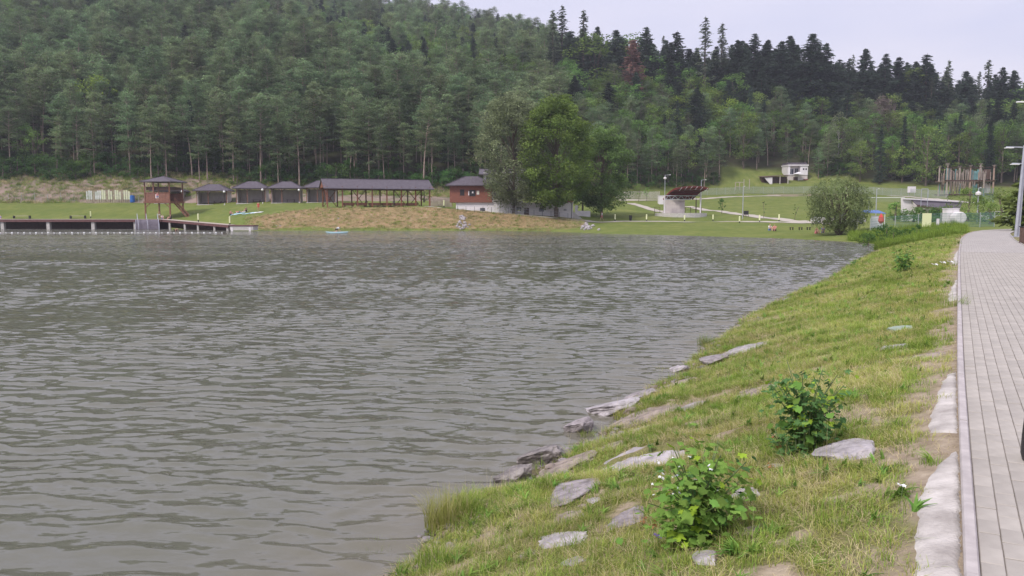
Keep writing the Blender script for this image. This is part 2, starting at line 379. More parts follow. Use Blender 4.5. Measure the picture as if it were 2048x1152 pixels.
# ------------------------------------------------------------------ ground material
def ground_mat(name, near=False):
    m = bpy.data.materials.new(name); m.use_nodes = True; t = m.node_tree; n = t.nodes; l = t.links; b = n['Principled BSDF']
    b.inputs['Roughness'].default_value = .95; b.inputs['Specular IOR Level'].default_value = .1
    g = n.new('ShaderNodeNewGeometry')
    def nz(scale, det=4, st=(1,1,1)):
        mp = n.new('ShaderNodeMapping'); mp.inputs['Scale'].default_value = st; l.new(g.outputs['Position'], mp.inputs[0])
        x = n.new('ShaderNodeTexNoise'); x.inputs['Scale'].default_value = scale; x.inputs['Detail'].default_value = det; x.inputs['Roughness'].default_value = .6
        l.new(mp.outputs[0], x.inputs['Vector']); return x.outputs[0]
    def mr(v, a, c_): x = n.new('ShaderNodeMapRange'); x.inputs[1].default_value = a; x.inputs[2].default_value = c_; l.new(v, x.inputs[0]); return x.outputs[0]
    def mix(fac, a, c_):
        x = n.new('ShaderNodeMix'); x.data_type = 'RGBA'
        if isinstance(fac, float): x.inputs[0].default_value = fac
        else: l.new(fac, x.inputs[0])
        for i, v in ((6, a), (7, c_)):
            if isinstance(v, tuple): x.inputs[i].default_value = (*v, 1)
            else: l.new(v, x.inputs[i])
        return x.outputs[2]
    def attr(a): x = n.new('ShaderNodeAttribute'); x.attribute_name = a; return x.outputs['Fac']
    if near:
        grass = mix(mr(nz(1.2), .35, .65), (.15, .165, .05), (.25, .225, .10))
        grass = mix(mr(nz(6, 5), .48, .7), grass, (.24, .19, .115))
        grass = mix(mr(nz(25, 3), .35, .7), grass, (.115, .115, .045))
        soil = mix(mr(nz(9, 6), .3, .7), (.22, .17, .12), (.40, .33, .25))
        soil = mix(mr(attr('wet'), .3, .8), soil, (.075, .06, .045))
        c = mix(mr(attr('soil'), .25, .75), grass, soil)
    else:
        grass = mix(mr(nz(.09, 3), .35, .65), (.135, .168, .042), (.20, .212, .062))
        grass = mix(mr(nz(.7, 5, (1, .5, 1)), .35, .75), grass, (.105, .145, .034))
        dry = mix(mr(nz(.5, 6), .35, .65), (.33, .22, .13), (.22, .165, .08))
        dry = mix(mr(nz(2.2, 4), .5, .72), dry, (.16, .155, .06))
        dry = mix(mr(nz(1.1, 5, (1.3, 1.3, .3)), .60, .72), dry, (.42, .33, .25))
        earth = mix(mr(nz(.35, 6), .35, .65), (.30, .22, .19), (.20, .17, .12))
        earth = mix(mr(nz(.22, 4, (1, 1, 1)), .52, .62), earth, (.115, .13, .065))
        earth = mix(mr(nz(1.4, 4, (1, 1, .4)), .62, .74), earth, (.40, .33, .30))
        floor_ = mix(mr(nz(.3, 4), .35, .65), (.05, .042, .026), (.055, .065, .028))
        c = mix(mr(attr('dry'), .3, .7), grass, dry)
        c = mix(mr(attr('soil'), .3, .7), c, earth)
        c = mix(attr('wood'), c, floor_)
    l.new(c, b.inputs['Base Color'])
    bp = n.new('ShaderNodeBump'); bp.inputs['Distance'].default_value = .02 if near else .15
    l.new(nz(30 if near else 2.5, 5), bp.inputs['Height']); l.new(bp.outputs[0], b.inputs['Normal'])
    return m
M['far_ground'] = ground_mat('far_ground'); M['near_ground'] = ground_mat('near_ground', True)

# far ground: a fan of real terrain out to the ridge
pxs = np.r_[np.arange(-900, 0, 30), np.arange(0, 2060, 7), np.arange(2060, 2901, 30)].astype(float)
Ds = np.r_[np.linspace(62, 130, 80), np.linspace(130.5, 215, 150), np.linspace(216, 345, 70), np.linspace(350, 900, 45)]
GX = (pxs[None, :] - 1024) / F * Ds[:, None]; GY = np.repeat(Ds[:, None], len(pxs), 1)
gx, gy = GX.ravel(), GY.ravel(); gz = far_z(gx, gy); zb, gs, gu = bank_z(gx, gy)
gz = np.where(gu < -.3, np.maximum(gz, PZ - .06), np.maximum(gz, zb - .02))
gz = np.where((gu < .1) & (gu > -3.2) & (gs < 125), PZ - .06, gz)
kD, kZ = knots(1024 + F * gx / gy); gpx = 1024 + F * gx / gy
wob = fbm(gx, gy, .05, 3, 21) * 3
dry = np.clip((gpx - 505 - wob * 16) / 60, 0, 1) * np.clip((1170 + wob * 9 - gpx) / 40, 0, 1) * np.clip((kD[:, 2] + 1 + wob * .15 - gy) / 1.5, 0, 1) * np.clip((gz - .25 - wob * .1) / .4, 0, 1)
soil = ((gy > kD[:, 4] - .5 + wob * .3) & (gy < kD[:, 5] + 5) & (gpx < 960)).astype(float)
soil = np.maximum(soil, ((gpx > 1530) & (gpx < 1700) & (gy > kD[:, 4] - 12) & (gy < kD[:, 4])).astype(float) * .6)
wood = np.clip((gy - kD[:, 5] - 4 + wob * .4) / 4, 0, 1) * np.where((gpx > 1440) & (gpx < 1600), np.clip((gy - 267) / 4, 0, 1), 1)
nr, nc = len(Ds), len(pxs)
i = np.arange(nr - 1)[:, None] * nc + np.arange(nc - 1)[None, :]
Q = np.stack([i, i + 1, i + nc + 1, i + nc], -1).reshape(-1, 4)
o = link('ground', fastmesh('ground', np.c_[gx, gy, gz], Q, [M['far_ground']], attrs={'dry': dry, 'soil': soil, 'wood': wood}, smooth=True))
tag(o, 'lawns beyond the lake rising into a steep wooded hillside', kind='structure')

# near bank: fine strip along the path
ss = np.concatenate([np.arange(-9, 14, .07), np.arange(14, 30, .16), np.arange(30, 84, .4)]); us = np.concatenate([[-40, -20, -8, -4.5], np.arange(-3.2, 7.6, .1)])
SS, UU = np.meshgrid(ss, us, indexing='ij'); bx, by = su2xy(SS.ravel(), UU.ravel())
bz, _, _ = bank_z(bx, by); U_ = UU.ravel(); S_ = SS.ravel()
bz = np.where((U_ < -.0) & (U_ > -2.9), PZ - .07, bz)
soil = np.clip(1.15 - U_ / .55 + .5 * fbm(bx, by, .8, 3, 31), 0, 1) * (U_ > 0)
shore = np.clip((.22 - bz) / .3, 0, 1) * .8
patch = np.clip((fbm(bx, by, .45, 4, 71) - .34) * 4, 0, 1) * .7; patch = np.maximum(patch, np.clip((fbm(bx*.8, by*1.6, 1.1, 3, 77) - .38) * 6, 0, 1) * .9)
soil = np.maximum(np.maximum(soil, shore), patch)
nr, nc = len(ss), len(us)
i = np.arange(nr - 1)[:, None] * nc + np.arange(nc - 1)[None, :]
Q = np.stack([i, i + nc, i + nc + 1, i + 1], -1).reshape(-1, 4)
o = link('bank', fastmesh('bank', np.c_[bx, by, bz], Q, [M['near_ground']], attrs={'soil': soil, 'wet': np.clip((.13 - bz) / .10, 0, 1)}, smooth=True))
tag(o, 'grassy embankment sloping from the brick path down to the lake', kind='structure')

# ------------------------------------------------------------------ water
def water_mat():
    m = bpy.data.materials.new('lake_water'); m.use_nodes = True; t = m.node_tree; n = t.nodes; l = t.links; b = n['Principled BSDF']
    b.inputs['Roughness'].default_value = .05; b.inputs['IOR'].default_value = 1.34
    g = n.new('ShaderNodeNewGeometry')
    def nz(scale, det, st, rot=0, rough=.5, dist=0):
        mp = n.new('ShaderNodeMapping'); mp.inputs['Scale'].default_value = st; mp.inputs['Rotation'].default_value = (0, 0, rot); l.new(g.outputs['Position'], mp.inputs[0])
        x = n.new('ShaderNodeTexNoise'); x.inputs['Scale'].default_value = scale; x.inputs['Detail'].default_value = det; x.inputs['Roughness'].default_value = rough
        x.inputs['Distortion'].default_value = dist
        l.new(mp.outputs[0], x.inputs['Vector']); return x.outputs[0]
    a = n.new('ShaderNodeAttribute'); a.attribute_name = 'shallow'
    mx = n.new('ShaderNodeMix'); mx.data_type = 'RGBA'; mx.inputs[6].default_value = (.118, .117, .092, 1); mx.inputs[7].default_value = (.155, .14, .11, 1)
    l.new(a.outputs['Fac'], mx.inputs[0]); l.new(mx.outputs[2], b.inputs['Base Color'])
    amp = n.new('ShaderNodeMapRange'); amp.inputs[1].default_value = .33; amp.inputs[2].default_value = .67; amp.inputs[3].default_value = .55; amp.inputs[4].default_value = 1.9
    l.new(nz(.07, 3, (1, 1.8, 1), .35), amp.inputs[0])
    # ripple slopes from layered noise (independent of pixel footprint, so far ripples stay crisp)
    tot = None
    for (sc_, det, st, rot, kx, ky, dist) in ((1.0, 2, (.5, 1.7, 1), .14, .12, .30, .4), (1.0, 1.5, (2.0, 7.5, 1), -.05, .9, 2.0, .35), (1.0, 1, (6.5, 20.0, 1), .04, .8, 1.4, .3)):
        mp = n.new('ShaderNodeMapping'); mp.inputs['Scale'].default_value = st; mp.inputs['Rotation'].default_value = (0, 0, rot); l.new(g.outputs['Position'], mp.inputs[0])
        x = n.new('ShaderNodeTexNoise'); x.inputs['Scale'].default_value = sc_; x.inputs['Detail'].default_value = det; x.inputs['Distortion'].default_value = dist; l.new(mp.outputs[0], x.inputs['Vector'])
        s1 = n.new('ShaderNodeVectorMath'); s1.operation = 'SUBTRACT'; s1.inputs[1].default_value = (.5, .5, .5); l.new(x.outputs['Color'], s1.inputs[0])
        s2 = n.new('ShaderNodeVectorMath'); s2.operation = 'MULTIPLY'; s2.inputs[1].default_value = (kx, ky, 0); l.new(s1.outputs[0], s2.inputs[0])
        if tot is None: tot = s2.outputs[0]
        else: ad = n.new('ShaderNodeVectorMath'); ad.operation = 'ADD'; l.new(tot, ad.inputs[0]); l.new(s2.outputs[0], ad.inputs[1]); tot = ad.outputs[0]
    sc2 = n.new('ShaderNodeVectorMath'); sc2.operation = 'SCALE'; l.new(tot, sc2.inputs[0]); fa = n.new('ShaderNodeAttribute'); fa.attribute_name = 'fine'; am = n.new('ShaderNodeMath'); am.operation = 'MULTIPLY'; l.new(amp.outputs[0], am.inputs[0]); l.new(fa.outputs['Fac'], am.inputs[1]); l.new(am.outputs[0], sc2.inputs['Scale'])
    up = n.new('ShaderNodeVectorMath'); up.operation = 'ADD'; l.new(sc2.outputs[0], up.inputs[0]); l.new(g.outputs['Normal'], up.inputs[1])
    nn = n.new('ShaderNodeVectorMath'); nn.operation = 'NORMALIZE'; l.new(up.outputs[0], nn.inputs[0]); l.new(nn.outputs[0], b.inputs['Normal'])
    return m
M['water'] = water_mat()
wp = np.r_[np.linspace(-3000, -250, 20), np.arange(-120, 1900, 6.2)]; wd = np.r_[[.6, 2, 3, 4], np.arange(5, 22, .036), np.arange(22, 50, .06), np.arange(50, 110, .13), np.arange(110, 190, .32)]
WX = (wp[None, :] - 1024) / F * wd[:, None]; WY = np.repeat(wd[:, None], len(wp), 1); wx, wy = WX.ravel(), WY.ravel()
zb, s_, u_ = bank_z(wx, wy); shallow = np.clip(1 - (u_ - bankW(s_)) / 2.2, 0, 1) ** 1.6 * .8
shallow = np.maximum(shallow, np.clip(1 + far_z(wx, wy) / .8, 0, 1) * .8)
# wind ripples as real relief: many small wave trains running roughly towards the viewer
wr_ = np.random.default_rng(12); wz = np.zeros(len(wx)); okw = (wd[:, None] > 4.5) & (wp[None, :] > -130) & (wd[:, None] < 200); okw = okw.ravel(); X_, Y_ = wx[okw], wy[okw]
X_ = X_ + .25 * fbm(X_, Y_, .18, 2, 91); Y_ = Y_ + .20 * fbm(X_, Y_, .22, 2, 92); h = np.zeros(len(X_))
for q in range(72):
    lam = wr_.uniform(.17, .66) if q < 60 else wr_.uniform(.95, 2.2); th = wr_.normal(.06, .34); k_ = 6.283 / lam; ph = wr_.uniform(0, 6.283)
    h += (lam ** .9 if q < 60 else .42) * np.sin(k_ * (math.sin(th) * X_ + math.cos(th) * Y_) + ph)
gust = np.clip(1.0 + .55 * fbm(X_ * .6, Y_, .045, 3, 95), .35, 1.7)
h = h / h.std(); h = h + .22 * (h * h - 1); wz[okw] = h * .0080 * gust * np.clip(1.3 - Y_ / 130, .22, 1)
fine = np.clip((wy - 40) / 60, .16, .7)
nr, nc = len(wd), len(wp); i = np.arange(nr - 1)[:, None] * nc + np.arange(nc - 1)[None, :]
Q = np.stack([i, i + 1, i + nc + 1, i + nc], -1).reshape(-1, 4)
ok = (u_[Q].min(1) > .6)
Q = Q[ok]
o = link('lake_water', fastmesh('lake_water', np.c_[wx, wy, wz], Q, [M['water']], attrs={'shallow': shallow, 'fine': fine}, smooth=True))
tag(o, 'murky green lake ruffled by small wind ripples', kind='structure')

# ------------------------------------------------------------------ brick path: bed, pavers, kerb
def uvmesh(name, V, Q, mats, uv):
    me = fastmesh(name, V, Q, mats); l_ = me.uv_layers.new(name='UVMap')
    idx = np.empty(len(me.loops), np.int32); me.loops.foreach_get('vertex_index', idx)
    l_.data.foreach_set('uv', np.asarray(uv, np.float32)[idx].ravel()); return me
M['paver'] = mat('paver', (0.311, 0.283, 0.253), .85, (0.397, 0.362, 0.324), 3, bump=.0015, bscale=160, coord='Object', rand=.09)
M['sand'] = mat('joint_sand', (.20, .17, .15), .95, (.30, .26, .23), 30, coord='Object')
M['kerb'] = mat('kerb_concrete', (.34, .305, .30), .9, (.44, .40, .39), 6, bump=.003, bscale=60, rand=.06)
def pave_far():
    m = bpy.data.materials.new('paver_surface'); m.use_nodes = True; t = m.node_tree; n = t.nodes; l = t.links; b = n['Principled BSDF']; b.inputs['Roughness'].default_value = .85
    uv = n.new('ShaderNodeUVMap'); br = n.new('ShaderNodeTexBrick'); br.inputs['Scale'].default_value = 1; br.inputs['Brick Width'].default_value = .2; br.inputs['Row Height'].default_value = .1
    br.inputs['Mortar Size'].default_value = .004; br.inputs['Color1'].default_value = (.31, .285, .265, 1); br.inputs['Color2'].default_value = (.37, .34, .315, 1); br.inputs['Mortar'].default_value = (.2, .17, .15, 1)
    l.new(uv.outputs[0], br.inputs['Vector']); nz = n.new('ShaderNodeTexNoise'); nz.inputs['Scale'].default_value = .6; l.new(uv.outputs[0], nz.inputs['Vector'])
    hs = n.new('ShaderNodeHueSaturation'); mr = n.new('ShaderNodeMapRange'); mr.inputs[3].default_value = .85; mr.inputs[4].default_value = 1.2; l.new(nz.outputs[0], mr.inputs[0]); l.new(mr.outputs[0], hs.inputs['Value'])
    l.new(br.outputs['Color'], hs.inputs['Color']); l.new(hs.outputs[0], b.inputs['Base Color']); return m
M['pave_far'] = pave_far()
PW = 2.8
def strip(s0, s1, ds, u0, u1, nu, z):
    s = np.arange(s0, s1 + 1e-6, ds); u = np.linspace(u0, u1, nu); SS, UU = np.meshgrid(s, u, indexing='ij'); x, y = su2xy(SS.ravel(), UU.ravel())
    i = np.arange(len(s)-1)[:, None] * nu + np.arange(nu-1)[None, :]
    return np.c_[x, y, np.full(len(x), z)], np.stack([i, i+1, i+nu+1, i+nu], -1).reshape(-1, 4)[:, ::-1], np.c_[SS.ravel(), UU.ravel()]
V, Q, uv = strip(-9, 118, .5, -PW, .0, 8, PZ - .011)
path = link('brick_path', uvmesh('brick_path', V, Q, [M['sand']], uv)); tag(path, 'pale brick paved path running along the top of the lake bank', kind='structure')
S_END = 34.0
V, Q, uv = strip(S_END, 118, .5, -PW + .02, -.075, 6, PZ)
far_pv = link('paved_surface', uvmesh('paved_surface', V, Q, [M['pave_far']], uv), path)
# pavers
def paver_arrays(w=.0955, l_=.196, h=.05, b=.003):
    x0, y0 = l_/2, w/2
    vs = [(-x0,-y0,-h),(x0,-y0,-h),(x0,y0,-h),(-x0,y0,-h),(-x0,-y0,-b),(x0,-y0,-b),(x0,y0,-b),(-x0,y0,-b),(-x0+b,-y0+b,0),(x0-b,-y0+b,0),(x0-b,y0-b,0),(-x0+b,y0-b,0)]
    fs = [(8,9,10,11)] + [(4+i, 4+(i+1) % 4, 8+(i+1) % 4, 8+i) for i in range(4)] + [(i, (i+1) % 4, 4+(i+1) % 4, 4+i) for i in range(4)]
    return np.array(vs), np.array(fs)
pv, pf = paver_arrays()
pme = fastmesh('paver', pv, pf, [M['paver']])
rows = int((PW - .08) / .1); cand = []
for r_ in range(rows):
    u = -.125 - r_ * .1 + .006; off = (r_ % 2) * .1 + (r_ * 7 % 3) * .003
    for s in np.arange(-8.9 + off, S_END, .2): cand.append((s, u))
cand = np.array(cand); cx, cy = su2xy(cand[:, 0], cand[:, 1]); th = np.interp(cand[:, 0], S, np.arctan2(TX[:, 1], TX[:, 0]))
inview = (cy > 2.8) & (1024 + F * cx / np.maximum(cy, .1) < 2075)
order = np.argsort(np.where(inview, cy, 1e6)); single = set(order[:300].tolist())
bigV, bigF, nb = [], [], 0
prng = np.random.default_rng(5)
for k in range(len(cand)):
    dz = prng.uniform(-.003, .002); dr = prng.normal(0, .006)
    if k in single:
        o = link('paver', pme, path, (cx[k], cy[k], PZ + dz), (prng.normal(0, .008), prng.normal(0, .004), th[k] + dr))
    else:
        c_, s_ = math.cos(th[k]), math.sin(th[k])
        v = pv @ np.array([[c_, s_, 0], [-s_, c_, 0], [0, 0, 1]]) + [cx[k], cy[k], PZ + dz]
        bigV.append(v); bigF.append(pf + nb); nb += len(v)
o = link('paver_field', fastmesh('paver_field', np.vstack(bigV), np.vstack(bigF), [M['paver']]), path); o['kind'] = 'stuff'
# kerb stones 1 m long, 6 cm wide, slightly proud
def kerb_mesh():
    m = MB(); l_ = .497; w = .031
    prof = [(-w, -.2), (-w, .0), (-w+.008, .012), (w-.008, .012), (w, 0), (w, -.2)]
    vs = [(x, y, z) for x in (-l_, -l_*.33, l_*.33, l_) for y, z in prof]
    fs = []
    for a in range(3):
        for k in range(5): fs.append((a*6+k, a*6+k+1, (a+1)*6+k+1, (a+1)*6+k))
    fs += [tuple(range(6)), tuple(range(18, 24))]
    m.add(vs, fs); o = m.build('kerb_stone', M['kerb']); me = o.data; bpy.data.objects.remove(o); return me
kme = kerb_mesh()
for s in np.arange(-8.5, 78, 1.0):
    x, y = su2xy(s, -.034); t_ = np.interp(s, S, np.arctan2(TX[:, 1], TX[:, 0]))
    link('kerb_stone', kme, path, (float(x), float(y), PZ + .006 + prng.normal(0, .003)), (prng.normal(0, .01), 0, t_))
V, Q, uv = strip(-9, 90, .5, -PW - .06, -PW, 2, PZ + .012)
link('far_kerb', uvmesh('far_kerb', V, Q, [M['kerb']], uv), path)

# draped paths on the far side
M['track'] = mat('pale_track', (.38, .34, .29), .9, (.46, .41, .35), .5, coord='Object')
def drape(name, pts, w, label, m=None, lift=.05, D=None):
    P = np.array([(p.x, p.y) for p in pts]); sg = np.r_[0, np.cumsum(np.hypot(*np.diff(P, axis=0).T))]
    t = np.arange(0, sg[-1], .6); C_ = np.c_[np.interp(t, sg, P[:, 0]), np.interp(t, sg, P[:, 1])]
    T_ = np.gradient(C_, axis=0); T_ /= np.hypot(*T_.T)[:, None]; Nn = np.c_[-T_[:, 1], T_[:, 0]]; k = 5
    if not hasattr(w, '__len__'): w = [w, w]
    W_ = np.interp(t, np.linspace(0, sg[-1], len(w)), w)
    V = np.concatenate([C_ + Nn * (a * W_)[:, None] for a in np.linspace(-.5, .5, k)]); n_ = len(t)
    z = ground_z(V[:, 0], V[:, 1]) + lift
    i = np.arange(k-1)[:, None] * n_ + np.arange(n_ - 1)[None, :]
    Q = np.stack([i, i+1, i+n_+1, i+n_], -1).reshape(-1, 4)[:, ::-1]
    o = link(name, fastmesh(name, np.c_[V, z], Q, [m or M['track']], smooth=True)); tag(o, label, kind='structure'); return o
drape('lakeside_path', [place(x, y) for x, y in ((1150, 441), (1250, 443), (1350, 443.5), (1450, 443.5), (1550, 444.5), (1620, 446), (1700, 450))], 2.2, 'pale lakeside path crossing the lawn in front of the stage')
drape('diagonal_path', [place(x, y) for x, y in ((1375, 413), (1450, 424), (1520, 435), (1590, 442.5), (1640, 445))], 2.4, 'pale path running diagonally down the lawn beside the stage')
drape('upper_track', [onD(x, D) for x, D in ((1235, 206), (1290, 211), (1340, 214), (1400, 222), (1470, 229), (1560, 233))], 2.6, 'pale track along the foot of the upper fence')
drape('slope_path', [onD(x, D) for x, D in ((1260, 200), (1310, 184), (1340, 172))], 2.4, 'pale path dropping behind the stage from the upper track')
drape('terrace_path', [onD(x, D) for x, D in ((855, 155), (900, 151), (1000, 146.5), (1080, 143.5), (1150, 145), (1185, 147))], [2.5, 2.0, 1.6, 1.6, 2.5], 'pale path running in front of the white walled building')
drape('right_track', [onD(x, D) for x, D in ((1780, 218), (1850, 205), (1900, 190), (1960, 175))], 3.0, 'pale track passing behind the slanted roof building')
# ------------------------------------------------------------------ trees: generators
def quads(C_, size, aspect, r, up=0., axis=None):
    """random leaf quads at centres C_ (n,3)"""
    n = len(C_); nrm = r.normal(size=(n, 3)); nrm[:, 2] += up * 2; nrm /= np.linalg.norm(nrm, axis=1)[:, None]
    a = r.normal(size=(n, 3)) if axis is None else axis + r.normal(size=(n, 3)) * .25
    a -= nrm * (a * nrm).sum(1)[:, None]; a /= np.linalg.norm(a, axis=1)[:, None] + 1e-9
    b = np.cross(nrm, a); s = (size * r.uniform(.6, 1.3, n))[:, None] * .5
    V = np.stack([C_ - a * s, C_ + b * s * aspect, C_ + a * s, C_ - b * s * aspect], 1).reshape(-1, 3)
    return V
class Crown:
    def __init__(s): s.V = []; s.t = []
    def add(s, C_, size, aspect, r, up=0., axis=None, tone=None):
        if len(C_) == 0: return
        V = quads(C_, size, aspect, r, up, axis); s.V.append(V)
        if tone is None: tone = r.uniform(0, 1, len(C_))
        s.t.append(np.repeat(tone, 4))
    def mesh(s, name, m):
        V = np.vstack(s.V); return fastmesh(name, V, np.arange(len(V)).reshape(-1, 4), [m], attrs={'tone': np.clip(np.concatenate(s.t), 0, 1)})
def mbmesh(mb, name, m):
    o = mb.build(name, m); me = o.data; bpy.data.objects.remove(o); return me
def pine(seed, H=18., dense=1., bare=.42):
    r = np.random.default_rng(seed); T = MB(); C_ = Crown(); lean = r.normal(0, .35, 2); ph = r.uniform(0, 6)
    def ax(t): return np.array([lean[0]*t*t*2 + .25*math.sin(t*4+ph)*t, lean[1]*t*t*2, H*t])
    ts = np.linspace(0, 1, 9); T.tube([ax(t) for t in ts], [max(.03, .2*(1-t*.9)) for t in ts], 6)
    z = bare
    while z < .99:
        k = r.integers(3, 6); L_ = (H*.19)*(1-((z-bare)/(1-bare))**1.8*.85)*r.uniform(.6, 1.15) + .4
        if z < bare + .1: L_ *= .8; k = 2
        for j in range(k):
            a = r.uniform(0, 6.28); d = np.array([math.cos(a), math.sin(a), 0]); Lb = L_ * r.uniform(.7, 1.2); base = ax(z); rise = r.uniform(.0, .35) + (z - .6) * .8
            tip = base + d*Lb + [0, 0, rise*Lb]
            T.tube([base, base + (tip-base)*.5 + [0, 0, .1*Lb], tip], [.05, .03, .015], 3, False)
            nc = max(2, int(Lb * 1.7))
            for q in range(nc):
                f = .35 + .65*(q+.5)/nc; c = base + (tip-base)*f + r.normal(0, .22, 3)*[1, 1, .5]; n = int(r.integers(14, 24)*dense)
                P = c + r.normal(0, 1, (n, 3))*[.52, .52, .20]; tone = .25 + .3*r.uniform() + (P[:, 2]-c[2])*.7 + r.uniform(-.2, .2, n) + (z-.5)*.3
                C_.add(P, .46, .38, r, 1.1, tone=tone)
        z += r.uniform(.022, .04)
    c = ax(1); C_.add(c + r.normal(0, 1, (30, 3))*[.3, .3, .5], .4, .35, r, .2)
    return T, C_
def spruce(seed, H=28., Lm=3.9, dense=1., droop=.22, bare=.06, thin=0.):
    r = np.random.default_rng(seed); T = MB(); C_ = Crown(); T.tube([(0,0,0), (0,0,H*.5), (0,0,H)], [.32, .19, .02], 6)
    z = H*bare; lob = r.uniform(0, 6.28)
    while z < H*.985:
        t = z/H; L_ = Lm*((1-t)**.6)*r.uniform(.75, 1.15)*(1 + .2*math.sin(z*1.1+lob)) + .12; k = int(r.integers(5, 9))
        for j in range(k):
            if r.uniform() < thin: continue
            a = r.uniform(0, 6.28); d = np.array([math.cos(a), math.sin(a), 0]); Lb = L_*r.uniform(.65, 1.15)
            n = max(4, int(Lb*8*dense+2)); f = (np.arange(n)+r.uniform(0, 1, n))/n; P = np.array([0, 0, z]) + np.outer(f*Lb, d)
            P[:, 2] -= droop*Lb*f**1.5 - .25*Lb*np.maximum(f-.75, 0); w = .28*(1-f*.6)*Lb**.5; side = np.cross(d, [0, 0, 1]); P += np.outer(r.normal(0, 1, n)*w, side); P[:, 2] += r.normal(0, .1, n)
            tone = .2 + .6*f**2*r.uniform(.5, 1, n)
            C_.add(P, .66, .42, r, .8, axis=d*1.0 - np.array([0, 0, .3]), tone=tone)
            if j % 3 == 0 and Lb > 1.5: T.tube([(0, 0, z), (d[0]*Lb*.7, d[1]*Lb*.7, z-droop*Lb*.5)], [.04, .01], 3, False)
        z += r.uniform(.30, .52)
    return T, C_
def broad(seed, H=14., Rx=4., base=.18, nclump=60, per=42, leaf=.38, squash=1., hang=0., limb=True, top=1., bark=.22, clr=1.15):
    """broadleaved tree: clumps spread through an uneven crown on limbs"""
    r = np.random.default_rng(seed); T = MB(); C_ = Crown(); T.tube([(0,0,0), (.1,0,H*.3), (r.normal(0,.3), r.normal(0,.3), H*.85)], [bark, bark*.75, .04], 7)
    zc = H*(1+base)/2; hz = H*(1-base)/2; lobes = r.uniform(0, 6.28, 6)
    for q in range(nclump):
        d = r.normal(size=3); d /= np.linalg.norm(d); a = math.atan2(d[1], d[0]); rad = r.uniform(.35, 1)**.5
        lob = 1 + .16*math.sin(2*a+lobes[0]) + .12*math.sin(3*a+lobes[1]+d[2]*3) + .10*math.sin(5*d[2]*2+lobes[2])
        taper = 1 - .28*max(d[2], 0)*top
        c = np.array([d[0]*Rx*lob*rad*taper, d[1]*Rx*lob*rad*taper, zc + math.copysign(abs(d[2])**.7, d[2])*hz*(rad**.6)*(1+.07*math.sin(4*a+lobes[3]))])
        if limb and q % 3 == 0:
            b_ = np.array([0, 0, max(H*.16, c[2] - Rx*.8*rad - H*.08)]); T.tube([b_, b_*.45 + c*.55 + [0, 0, -.2], c], [bark*.35, bark*.2, .015], 4, False)
        cr_ = clr*r.uniform(.6, 1.2)*Rx/4
        n = int(per*r.uniform(.6, 1.3)); P = r.normal(0, 1, (n, 3)); P /= np.linalg.norm(P, axis=1)[:, None]; P *= (r.uniform(.1, 1, n)**.4)[:, None]
        P = c + P*[cr_, cr_, cr_*.72*squash]; ct = r.uniform(.15, .75)
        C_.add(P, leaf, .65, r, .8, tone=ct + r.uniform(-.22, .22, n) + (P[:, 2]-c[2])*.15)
        if hang:
            for h in range(int(r.integers(2, 5))):
                p0 = c + r.normal(0, .6, 3)*cr_*.8; n = int(10*hang); L_ = r.uniform(1., 2.6)*hang; f = np.arange(n)/n
                P = p0 + np.c_[np.zeros(n), np.zeros(n), -f*L_] + r.normal(0, .09, (n, 3)); C_.add(P, leaf*.9, .4, r, 0, axis=np.array([0, 0, -1.]), tone=ct+r.uniform(-.15, .2, n))
    return T, C_
def willow(seed, H=7.2, Rx=3.7):
    r = np.random.default_rng(seed); T = MB(); C_ = Crown()
    stems = [((0,0,0), (-.9,.1,1.6), (-1.5,.3,3.6)), ((.1,0,0), (.2,0,1.8), (.1,.2,4.4)), ((.2,0,0), (1.1,-.2,1.5), (1.9,0,3.6)), ((0,.1,0), (-.2,.6,2.), (-.4,1.4,4.2)), ((1.9,0,0), (2.1,.1,1.5), (2.4,.4,3.4)), ((0,-.1,0), (-.3,-.9,2.), (.3,-1.5,4.1))]
    for a in stems: T.tube(a, [.17, .12, .05], 6)
    for q in range(1500):
        d = r.normal(size=3); d /= np.linalg.norm(d); rad = r.uniform(.25, 1)**.45; a = math.atan2(d[1], d[0]); lob = 1+.13*math.sin(3*a+1)+.1*math.sin(2*a+d[2]*4)
        top = np.array([d[0]*Rx*lob*rad, d[1]*Rx*lob*rad*.9, H*.53+d[2]*H*.46*rad*(1+.08*math.sin(5*a))])
        if q % 12 == 0: T.tube([(top[0]*.25, top[1]*.25, min(2.6, top[2]*.6)), top*[.7, .7, .93], top], [.045, .03, .008], 3, False)
        L_ = min(r.uniform(.25, .95), max(top[2]-.15, .2)); n = int(9+L_*13); f = np.arange(n)/n; out_ = np.array([math.cos(a), math.sin(a), 0])
        P = top + np.outer(f**.7*.3, out_) + np.c_[np.zeros(n), np.zeros(n), .12*np.sin(f*3)-f*L_] + r.normal(0, .1, (n, 3)); ct = r.uniform(.1, .9)
        C_.add(P, .21, .42, r, .7, axis=np.array([0, 0, -1.]), tone=ct+r.uniform(-.25, .25, n))
    return T, C_
